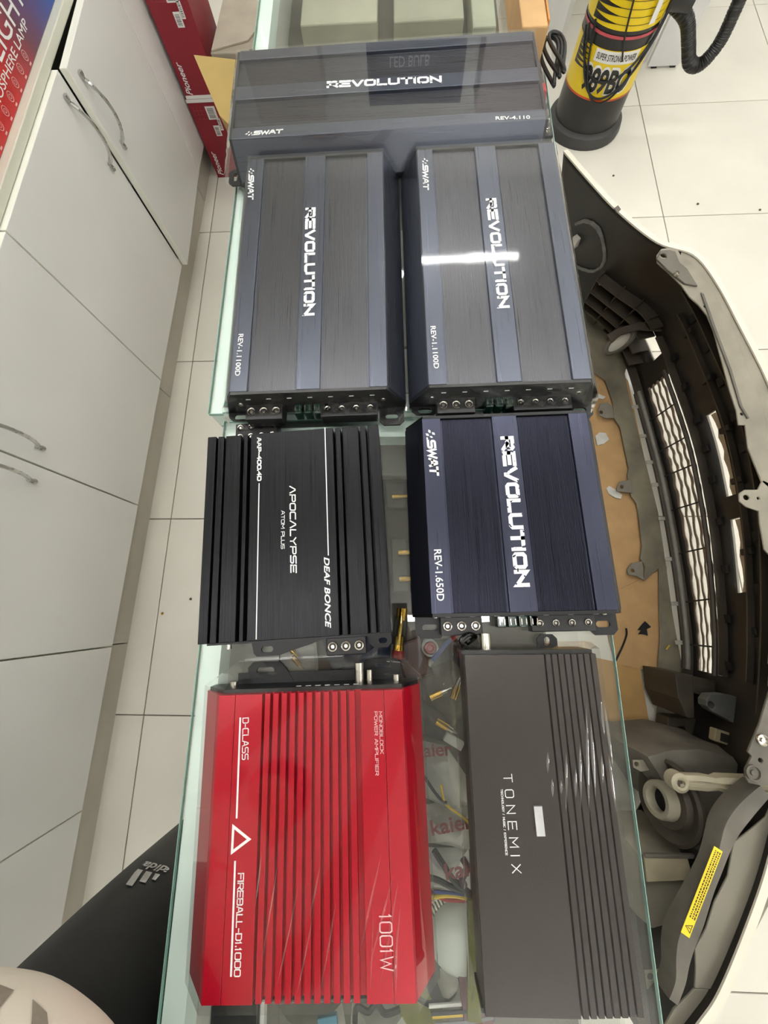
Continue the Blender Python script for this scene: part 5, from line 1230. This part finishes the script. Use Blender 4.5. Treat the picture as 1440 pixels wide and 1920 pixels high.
# big round bulb socket facing the counter
cq = [(0.570, -0.394)][0]
mx = frame(bl(cq, 0.27), (-0.95, 0.12, 0.22))
bm = NB(); lathe(bm, [(0.0, -0.01), (0.078, -0.01), (0.080, 0.0), (0.074, 0.004), (0.066, -0.002), (0.056, -0.004), (0.05, 0.006), (0.0, 0.006)], 36, mx); ob('socket_disc', bm, M_tarn, BU, smooth=True)
bm = NB(); lathe(bm, [(0.022, 0.006), (0.022, 0.026), (0.025, 0.030), (0.033, 0.030), (0.036, 0.024), (0.037, 0.006)], 32, mx, close=True); ob('socket_ring', bm, mat('pale_ring_plastic', (150, 144, 126), 0.5, ns=25, amp=0.1), BU, smooth=True)
bm = NB(); lathe(bm, [(0, 0.010), (0.026, 0.010)], 24, mx); ob('socket_hole', bm, mat('slot_black', (12, 11, 10)), BU)
cq = [(0.614, -0.487)][0]; mx = frame(bl(cq, 0.2), (-0.7, -0.2, 0.6))
bm = NB(); lathe(bm, [(0, 0.012), (0.014, 0.012), (0.016, 0.006), (0.022, 0.006), (0.022, -0.012)], 20, mx); ob('adjuster', bm, M_dust, BU, smooth=True)
# strut arm
pa, pb = [(0.559, -0.335), (0.694, -0.320)]
A3 = Vector(bl(pa, 0.33)); B3 = Vector(bl(pb, 0.39)); d = (B3 - A3).normalized(); sd = d.cross(Vector((0, 0, 1))).normalized()
M_arm = mat('pale_strut_plastic', (170, 162, 138), 0.55, ns=18, amp=0.14)
bm = NB(); R = []
for t, w_, h_ in ((0.0, 0.013, 0.010), (0.3, 0.014, 0.010), (0.42, 0.011, 0.012), (0.5, 0.014, 0.016), (0.95, 0.015, 0.016), (1.0, 0.018, 0.016)):
    c = A3.lerp(B3, t); R.append([bm.verts.new(c + sd * w_ * sx + Vector((0, 0, h_ * sz))) for sx, sz in ((-1, -1), (1, -1), (1, 0.6), (0.3, 1), (0.2, 0.5), (-0.2, 0.5), (-0.3, 1), (-1, 0.6))])
for A_, B_ in zip(R[:-1], R[1:]):
    for k in range(8): bm.faces.new((A_[k], A_[(k + 1) % 8], B_[(k + 1) % 8], B_[k]))
bm.faces.new(R[0]); bm.faces.new(R[-1]); arm = ob('strut_arm', bm, M_arm, BU, bevel=0.001)
bm = NB(); lathe(bm, [(0.008, -0.012), (0.008, 0.014), (0.012, 0.016), (0.018, 0.012), (0.018, -0.012)], 22, Matrix.Translation(A3), close=True); ob('eyelet', bm, M_arm, arm, smooth=True)
bm = NB(); lathe(bm, [(0, 0.008), (0.008, 0.008)], 16, Matrix.Translation(A3)); ob('eyelet_core', bm, M_tarn, arm)
# bluish grey arm, post and loop, wire connector
bplate('side_arm', [(0.716, -0.204), (0.727, -0.192), (0.759, -0.190), (0.792, -0.196), (0.864, -0.202), (0.844, -0.246), (0.803, -0.271), (0.754, -0.243), (0.725, -0.227), (0.715, -0.216)], 0.20, 0.028, mat('bluish_grey_plastic', (84, 84, 82), 0.6, ns=12, amp=0.2), [hole([(0.726, -0.214)][0], 0.008)], bev=0.004)
bplate('post', [(0.699, -0.154), (0.743, -0.159), (0.728, -0.258), (0.712, -0.258), (0.697, -0.214)], 0.02, 0.14, M_tarn)
bplate('post', [(0.756, -0.164), (0.833, -0.181), (0.815, -0.219), (0.751, -0.205)], 0.02, 0.12, M_tarn)
bplate('loop', [(0.712, -0.276), (0.791, -0.279), (0.776, -0.345), (0.697, -0.349)], 0.03, 0.05, M_tarn, [[(0.723, -0.311), (0.735, -0.300), (0.752, -0.297), (0.758, -0.325), (0.756, -0.341), (0.716, -0.342)]], bev=0.003)
pc = [(0.751, -0.286)][0]
cn = ob('wire_connector', bbox(-0.024, 0.024, -0.014, 0.014, 0, 0.02), mat('tan_connector', (150, 138, 110), 0.5), BU, bl(pc, 0.20), (0, 0, -0.3), bevel=0.003)
ob('connector_socket', bbox(-0.012, 0.018, -0.009, 0.009, 0.0195, 0.0205), M_liner, cn)
# far wing: rough repair weld lines, white clip and a white disc painted as light through a small hole
def wl(name, pts, y, r, m):
    bm = NB(); tube(bm, [(p[0] - BO[0], y_ - BO[1], p[1]) for p, y_ in zip(pts, y)], r, 6, 4); jitter(bm, 0.002, 60); return ob(name, bm, m, BU, smooth=True)
M_weld = mat('grey_plastic_weld', (112, 112, 108), 0.5, ns=40, amp=0.3)
def wing_pt(y_, z):
    best = min(range(30), key=lambda i: abs(botc[i].lerp(topc[i], (z - BZ0) / (BZ1 - BZ0)).y - y_)); return shell_pt(best, z, -0.006)
wl_pts = [shell_pt(i, z, -0.005) for i, z in ((5, 0.28), (7, 0.32), (10, 0.33), (12, 0.29), (13, 0.24), (12, 0.19), (9, 0.16), (6, 0.15), (4, 0.14))]
bm = NB(); tube(bm, wl_pts, 0.005, 7, 5); jitter(bm, 0.003, 70); ob('weld_seam', bm, M_weld, BU, smooth=True)
p = shell_pt(6, 0.23, -0.012); bm = bbox(-0.010, 0.010, -0.010, 0.012, -0.014, 0.02); ob('white_clip', bm, M_white_w, BU, p, (0, 0, -0.9), bevel=0.002)
p = shell_pt(14, 0.17, -0.006); mx = frame(p, (-0.75, -0.65, 0.1))
bm = NB(); lathe(bm, [(0, 0.003), (0.009, 0.003), (0.010, 0.0)], 16, mx); ob('white_plug_or_hole_light', bm, M_white, BU)
# fog lamp oval ring
p = [(0.705, 0.833)][0]; mx = frame(bl(p, 0.14), (-0.72, -0.30, 0.62))
bm = NB(); lathe(bm, [(0.030, -0.01), (0.030, 0.004), (0.040, 0.006), (0.042, -0.01)], 24, mx @ Matrix.Diagonal((0.6, 1.25, 1, 1)), close=True); ob('fog_lamp_ring', bm, M_dust2, BU, smooth=True)
bm = NB(); lathe(bm, [(0, -0.004), (0.03, -0.006)], 20, mx @ Matrix.Diagonal((0.6, 1.25, 1, 1))); ob('fog_hole_bright_disc', bm, mat('bright_floor_through_hole', (206, 202, 190), 0.25, ns=14, amp=0.1), BU, smooth=True)  # pale disc painted as the bright floor showing through the fog hole
bplate('bezel_flange', [(0.638, 0.821), (0.673, 0.841), (0.740, 0.862), (0.818, 0.855), (0.891, 0.819), (0.887, 0.797), (0.814, 0.829), (0.736, 0.835), (0.678, 0.818), (0.650, 0.792)], 0.19, 0.006, M_tarn)
# dirty under-tray with tabs, part of the bumper's lower edge
bplate('under_tray', [(0.651, 1.110), (0.638, 0.908), (0.686, 0.800), (0.715, 0.775), (0.729, 0.689), (0.725, 0.631), (0.740, 0.599), (0.745, 0.508), (0.748, 0.450), (0.740, 0.430), (0.743, 0.354), (0.756, 0.331), (0.755, 0.281), (0.752, 0.194), (0.740, 0.156), (0.751, 0.135), (0.741, 0.086), (0.791, 0.125), (0.761, -0.083), (0.731, -0.214), (0.714, -0.228), (0.732, -0.242), (0.698, -0.365), (0.744, -0.364), (0.807, -0.269), (0.813, -0.173), (0.810, -0.007), (0.815, 0.135), (0.818, 0.303), (0.803, 0.497), (0.794, 0.624), (0.786, 0.716), (0.784, 0.798), (0.835, 0.925), (0.791, 1.015), (0.728, 1.108)], 0.014, 0.004, mat('mud_grey_tray', (128, 121, 102), 0.8, ns=10, amp=0.35, bump=0.1))
for q, c in (([(0.673, 0.658), (0.683, 0.682), (0.708, 0.688), (0.724, 0.669), (0.722, 0.628), (0.694, 0.628), (0.674, 0.639)], [(0.682, 0.650)][0]), ([(0.697, 0.381), (0.710, 0.404), (0.746, 0.411), (0.746, 0.365), (0.717, 0.369), (0.697, 0.372)], [(0.713, 0.386)][0]), ([(0.693, 0.121), (0.710, 0.141), (0.743, 0.147), (0.739, 0.089), (0.718, 0.102), (0.696, 0.105)], [(0.709, 0.118)][0])):
    bplate('tray_tab', q, 0.0185, 0.005, mat('grey_tab', (128, 122, 110), 0.7, ns=14, amp=0.2), [hole(c, 0.006)])

# ------------------------------------------------------------------ cardboard and scraps on the floor
def sheet(lab, pts, z, m=M_card, name='cardboard_sheet'):
    cx = sum(p[0] for p in pts) / len(pts); cy = sum(p[1] for p in pts) / len(pts)
    bm = NB(); plate(bm, [(p[0] - cx, p[1] - cy) for p in pts], 0, 0.003); return single(name, bm, m, lab, 'cardboard', (cx, cy, z), group='cardboard sheets on the floor')
sheet('brown cardboard sheet on the floor between counter and bumper, far one', [(0.30, 0.93), (0.66, 0.97), (0.80, 0.78), (0.82, 0.30), (0.80, 0.0), (0.60, -0.06), (0.30, -0.05)], 0.001)
sheet('brown cardboard sheet under the black scrap, overlapping the others', [(0.626, 0.042), (0.824, 0.133), (0.782, -0.054), (0.753, -0.179), (0.628, -0.149), (0.620, -0.070)], 0.0045)
sheet('brown cardboard sheet nearest, beside the bronze amplifier', [(0.40, -0.10), (0.70, -0.16), (0.705, -0.34), (0.66, -0.40), (0.42, -0.42)], 0.001, mat('cardboard_stained', (176, 140, 88), 0.85, ns=7, amp=0.22))
def scrap(lab, pts, z, m, name='paper_scrap', cat='scrap'):
    cx = sum(p[0] for p in pts) / len(pts); cy = sum(p[1] for p in pts) / len(pts)
    bm = NB(); plate(bm, [(p[0] - cx, p[1] - cy) for p in pts], 0, 0.004); jitter(bm, 0.002, 50); single(name, bm, m, lab, cat, (cx, cy, z), group='scraps on the floor')
scrap('white torn paper scrap on the cardboard beside the navy amplifier', [(0.659, 0.569), (0.674, 0.582), (0.695, 0.580), (0.704, 0.556), (0.683, 0.541), (0.662, 0.536)], 0.006, M_white_w)
scrap('small white paper scrap touching the middle tray tab', [(0.673, 0.385), (0.681, 0.394), (0.700, 0.381), (0.720, 0.363), (0.713, 0.350), (0.696, 0.354), (0.678, 0.366)], 0.006, M_white_w)
scrap('white paper scrap next to the right graphite amplifier terminals', [(0.671, 0.724), (0.685, 0.728), (0.713, 0.715), (0.704, 0.707), (0.676, 0.712)], 0.006, M_white_w)
scrap('black tape scrap on the cardboard', [(0.720, -0.042), (0.731, -0.031), (0.736, -0.036), (0.745, -0.048), (0.732, -0.054), (0.731, -0.072), (0.719, -0.068), (0.705, -0.068), (0.716, -0.057), (0.705, -0.056)], 0.0085, M_black_w)
bm = NB(); tube(bm, zp([(0.624, -0.152), (0.640, -0.126), (0.656, -0.100), (0.671, -0.069), (0.672, -0.051)], 0.012), 0.0028, 6, 4); single('wire_offcut', bm, M_black_w, 'bent black wire offcut on the cardboard', 'wire', smooth=True)
bm = NB(); tube(bm, zp([(0.770, -0.109), (0.781, -0.097)], 0.026), 0.002, 6, 1); single('wire_offcut', bm, M_yellow_w, 'short yellow wire offcut beside the grille', 'wire', smooth=True)
rs = random.Random(5)
for k, (u, lab) in enumerate((([(0.898, 1.964)][0], 'tiny dark speck on the tile near the vacuum'), ([(1.179, 1.554)][0], 'small brown crumb on the tile right of the bumper wing'), ([(1.406, 1.514)][0], 'dark crumb on the grout line at the right edge'), ([(-0.753, -0.015)][0], 'gold screw lying on the floor beside the cabinets'), ([(-0.667, 0.030)][0], 'dark chip on the tile beside the finned amplifier'), ([(0.876, 1.715)][0], 'tiny grit speck on the bright tile'))):
    bm = NB(); lathe(bm, [(0, 0), (0.004, 0.0), (0.0045, 0.002), (0.002, 0.004), (0, 0.0045)], 7); jitter(bm, 0.001, 300, k)
    single('floor_crumb', bm, M_gold if k == 3 else mat('crumb_brown', (92, 80, 64), 0.9), lab, 'crumb', (u[0], u[1], 0.0005), group='crumbs on the floor')

# ------------------------------------------------------------------ the person taking the picture
def skin_obj(name, verts, edges, rad, m, parent, sub=2, root=0):
    me = bpy.data.meshes.new(name); me.from_pydata(verts, edges, []); o = link(name, me, parent)
    md = o.modifiers.new('skin', 'SKIN'); md.use_smooth_shade = True
    for i, r in enumerate(rad):
        s = me.skin_vertices[0].data[i]; s.radius = r if isinstance(r, tuple) else (r, r); s.use_root = (i == root)
    o.modifiers.new('sub', 'SUBSURF').levels = sub; o.modifiers['sub'].render_levels = sub
    me.materials.append(m); return o
PE = empty('person', (-0.40, -0.56, 0)); tag(PE, 'person in black sports trousers and white printed T-shirt standing at the counter', 'person')
ox, oy = -0.40, -0.56
def pl(p): return (p[0] - ox, p[1] - oy, p[2])
M_skin = mat('skin', (188, 140, 112), 0.5, ns=20, amp=0.06)
M_shirt = mat('white_tshirt_cloth', (214, 208, 192), 0.85, ns=5, amp=0.05, bump=0.3, dist=0.01)
M_pants = mat('black_sports_fabric', (8, 8, 9), 0.5, ns=8, amp=0.2, bump=0.3, dist=0.01)
HL = (-0.385, -0.485); HR = (-0.44, -0.66)
body_v = [(-0.41, -0.56, 0.86), (-0.40, -0.55, 1.0), (-0.40, -0.56, 1.18), (-0.39, -0.555, 1.33), (-0.37, -0.53, 1.40), (-0.35, -0.51, 1.47), (-0.335, -0.49, 1.56),
          (-0.385, -0.49, 0.80), (-0.385, -0.475, 0.46), (-0.40, -0.49, 0.10), (-0.33, -0.46, 0.045),
          (-0.44, -0.66, 0.80), (-0.43, -0.66, 0.46), (-0.44, -0.68, 0.10), (-0.37, -0.66, 0.045),
          (-0.43, -0.39, 1.32), (-0.33, -0.26, 1.17), (-0.17, -0.13, 1.255),
          (-0.33, -0.72, 1.32), (-0.15, -0.58, 1.16), (0.02, -0.17, 1.235)]
body_e = [(0, 1), (1, 2), (2, 3), (3, 4), (4, 5), (5, 6), (0, 7), (7, 8), (8, 9), (9, 10), (0, 11), (11, 12), (12, 13), (13, 14), (3, 15), (15, 16), (16, 17), (3, 18), (18, 19), (19, 20)]
body_r = [(0.12, 0.11), (0.12, 0.11), (0.12, 0.11), (0.09, 0.08), 0.05, 0.085, 0.08, 0.075, 0.055, 0.04, 0.04, 0.075, 0.055, 0.04, 0.04, 0.05, 0.038, 0.026, 0.05, 0.038, 0.026]
skin_obj('body', [pl(p) for p in body_v], body_e, body_r, M_skin, PE)
# hands: palm and five fingers each, closing on the phone edges
def hand(base, fwd, side, up, sgn):
    base = Vector(base); f = Vector(fwd).normalized(); s = Vector(side).normalized(); u = Vector(up).normalized()
    V_ = [base, base + f * 0.035, base + f * 0.06]; E_l = [(0, 1), (1, 2)]; R_ = [0.024, (0.030, 0.014), (0.032, 0.012)]
    for k, (o_, l1) in enumerate(((-0.026, 0.062), (-0.009, 0.072), (0.009, 0.068), (0.025, 0.054))):
        i = len(V_); q = base + f * 0.075 + s * o_
        V_ += [q, q + f * l1 * 0.45 + u * 0.008, q + f * l1 * 0.8 + u * 0.026]; R_ += [0.0095, 0.0088, 0.0078]; E_l += [(2, i), (i, i + 1), (i + 1, i + 2)]
    i = len(V_); q = base + f * 0.02 + s * (-0.034 * sgn)
    V_ += [q, q + f * 0.03 + s * (-0.016 * sgn) + u * 0.012, q + f * 0.055 + s * (-0.006 * sgn) + u * 0.024]; R_ += [0.012, 0.010, 0.0085]; E_l += [(0, i), (i, i + 1), (i + 1, i + 2)]
    return skin_obj('hand', [pl(p) for p in V_], E_l, R_, M_skin, PE, 1)
hand((-0.165, -0.125, 1.265), (0.85, 0.45, 0.10), (0.3, -0.75, 0.2), (0.2, 0.2, 0.9), 1)
hand((0.022, -0.175, 1.25), (-0.1, 0.9, 0.2), (0.95, 0.1, 0.0), (0.0, 0.2, 0.95), -1)
# hair cap
bm = NB(); bmesh.ops.create_uvsphere(bm, u_segments=20, v_segments=12, radius=0.1); bmesh.ops.delete(bm, geom=[v for v in bm.verts if v.co.z < -0.01 and v.co.x > -0.03], context='VERTS')
for v in bm.verts: v.co = Vector((v.co.x * 0.92, v.co.y * 0.85, v.co.z * 1.05))
ob('hair', bm, mat('dark_hair', (26, 22, 20), 0.6, ns=80, amp=0.3), PE, pl((-0.345, -0.505, 1.585)), smooth=True)
# trousers: legs that widen into the hips
skin_obj('trousers', [pl(p) for p in ((-0.40, -0.56, 0.89), (-0.382, -0.485, 0.76), (-0.375, -0.470, 0.62), (-0.375, -0.465, 0.45), (-0.39, -0.48, 0.10), (-0.43, -0.655, 0.78), (-0.425, -0.655, 0.62), (-0.425, -0.66, 0.45), (-0.44, -0.675, 0.10))],
         [(0, 1), (1, 2), (2, 3), (3, 4), (0, 5), (5, 6), (6, 7), (7, 8)], [(0.13, 0.13), 0.112, 0.106, 0.092, 0.075, 0.112, 0.105, 0.09, 0.075], M_pants, PE)
tr_o = PE.children[-1]
# T-shirt: lofted torso with a loose hem
bm = NB(); rows = []
prof = [((-0.36, -0.462), 0.185, 0.168, 0.850), ((-0.36, -0.455), 0.192, 0.178, 0.880), ((-0.36, -0.46), 0.192, 0.182, 0.93), ((-0.36, -0.495), 0.185, 0.188, 1.03), ((-0.395, -0.55), 0.165, 0.195, 1.18), ((-0.39, -0.555), 0.13, 0.20, 1.29), ((-0.385, -0.55), 0.075, 0.10, 1.365), ((-0.375, -0.54), 0.062, 0.065, 1.385)]
for (c, rx, ry, z) in prof:
    rows.append([bm.verts.new(pl((c[0] + (rx + 0.006 * noise.noise(Vector((k * 0.8, z * 6, 2)))) * math.cos(2 * math.pi * k / 36) , c[1] + (ry + 0.006 * noise.noise(Vector((k * 0.8, z * 6, 7)))) * math.sin(2 * math.pi * k / 36), z + 0.004 * math.sin(k * 0.9)))) for k in range(36)])
for A_, B_ in zip(rows[:-1], rows[1:]):
    for k in range(36): bm.faces.new((A_[k], A_[(k + 1) % 36], B_[(k + 1) % 36], B_[k]))
sh = ob('tshirt', bm, M_shirt, PE, smooth=True); sh.modifiers.new('t', 'SOLIDIFY').thickness = 0.003; md = sh.modifiers.new('sub', 'SUBSURF'); md.levels = md.render_levels = 2
for (a_, b_) in (((-0.41, -0.44, 1.31), (-0.385, -0.33, 1.24)), ((-0.35, -0.68, 1.31), (-0.27, -0.68, 1.24))):
    bm = NB(); a3 = Vector(pl(a_)); b3 = Vector(pl(b_)); lathe(bm, [(0.07, -0.03), (0.072, 0.04), (0.066, (b3 - a3).length)], 18, frame(a3, b3 - a3)); ob('sleeve', bm, M_shirt, sh, smooth=True)
def stick(name, bm, target, par, loc, rot, m):
    bmesh.ops.triangulate(bm, faces=bm.faces)
    for _ in range(2): bmesh.ops.subdivide_edges(bm, edges=[e for e in bm.edges if e.calc_length() > 0.006], cuts=1)
    bmesh.ops.triangulate(bm, faces=bm.faces)
    o = ob(name, bm, m, par, loc, rot); sw_ = o.modifiers.new('wrap', 'SHRINKWRAP'); sw_.target = target; sw_.wrap_method = 'NEAREST_SURFACEPOINT'; sw_.offset = 0.0015; return o
M_gprint = mat('grey_shirt_print', (134, 126, 112), 0.8, ns=20, amp=0.06)
M_silver = mat('silver_logo_ink', (222, 220, 214), 0.4, ns=60, amp=0.05)

stick('print', font_bm('E', 0.085, 0.09, 0.02), sh, sh, pl((-0.335, -0.285, 0.925)), (math.radians(62), 0, math.pi), M_gprint)
stick('print', font_bm('X', 0.085, 0.09, 0.02), sh, sh, pl((-0.235, -0.300, 0.925)), (math.radians(62), 0, math.pi), M_gprint)
lg = font_bm('adidas', 0.060, 0.016, 0.02)
for k, (x0, hh) in enumerate(((-0.026, 0.012), (-0.010, 0.021), (0.006, 0.032))):
    plate(lg, [(x0 + 0.004, 0.012), (x0 + 0.0145, 0.012), (x0 + 0.0145 - hh * 0.35, 0.012 + hh), (x0 + 0.004 - hh * 0.35, 0.012 + hh)], 0, 0.0004)
bmesh.ops.rotate(lg, verts=lg.verts, cent=(0, 0, 0), matrix=Matrix.Rotation(math.radians(-9), 3, 'Z'))
stick('logo', lg, tr_o, tr_o, pl((-0.369, -0.355, 0.572)), (math.radians(90), 0, math.radians(176)), M_silver)

# phone held at the viewpoint, seen only in reflections
vd = Vector((-0.0396, 0.2407, -0.9698)); im_dn = Vector((0.0056, -0.9706, -0.2407)) ; im_r = Vector((0.9992, 0.0041, -0.0398))
pc = Vector((0, 0, CAM_H)) - vd * 0.012 + im_dn * 0.055 - im_r * 0.02
mxp = Matrix(((im_r.x, -im_dn.x, -vd.x, pc.x), (im_r.y, -im_dn.y, -vd.y, pc.y), (im_r.z, -im_dn.z, -vd.z, pc.z), (0, 0, 0, 1)))
ph = empty('phone'); tag(ph, 'dark smartphone held above the counter by the photographer', 'phone'); ph.matrix_world = mxp
ob('case', bbox(-0.038, 0.038, -0.08, 0.075, -0.003, 0.006), M_blackpl, ph, bevel=0.003)
ob('screen', bbox(-0.035, 0.035, -0.075, 0.07, 0.0062, 0.0068), mat('phone_screen', (30, 34, 40), 0.1), ph)
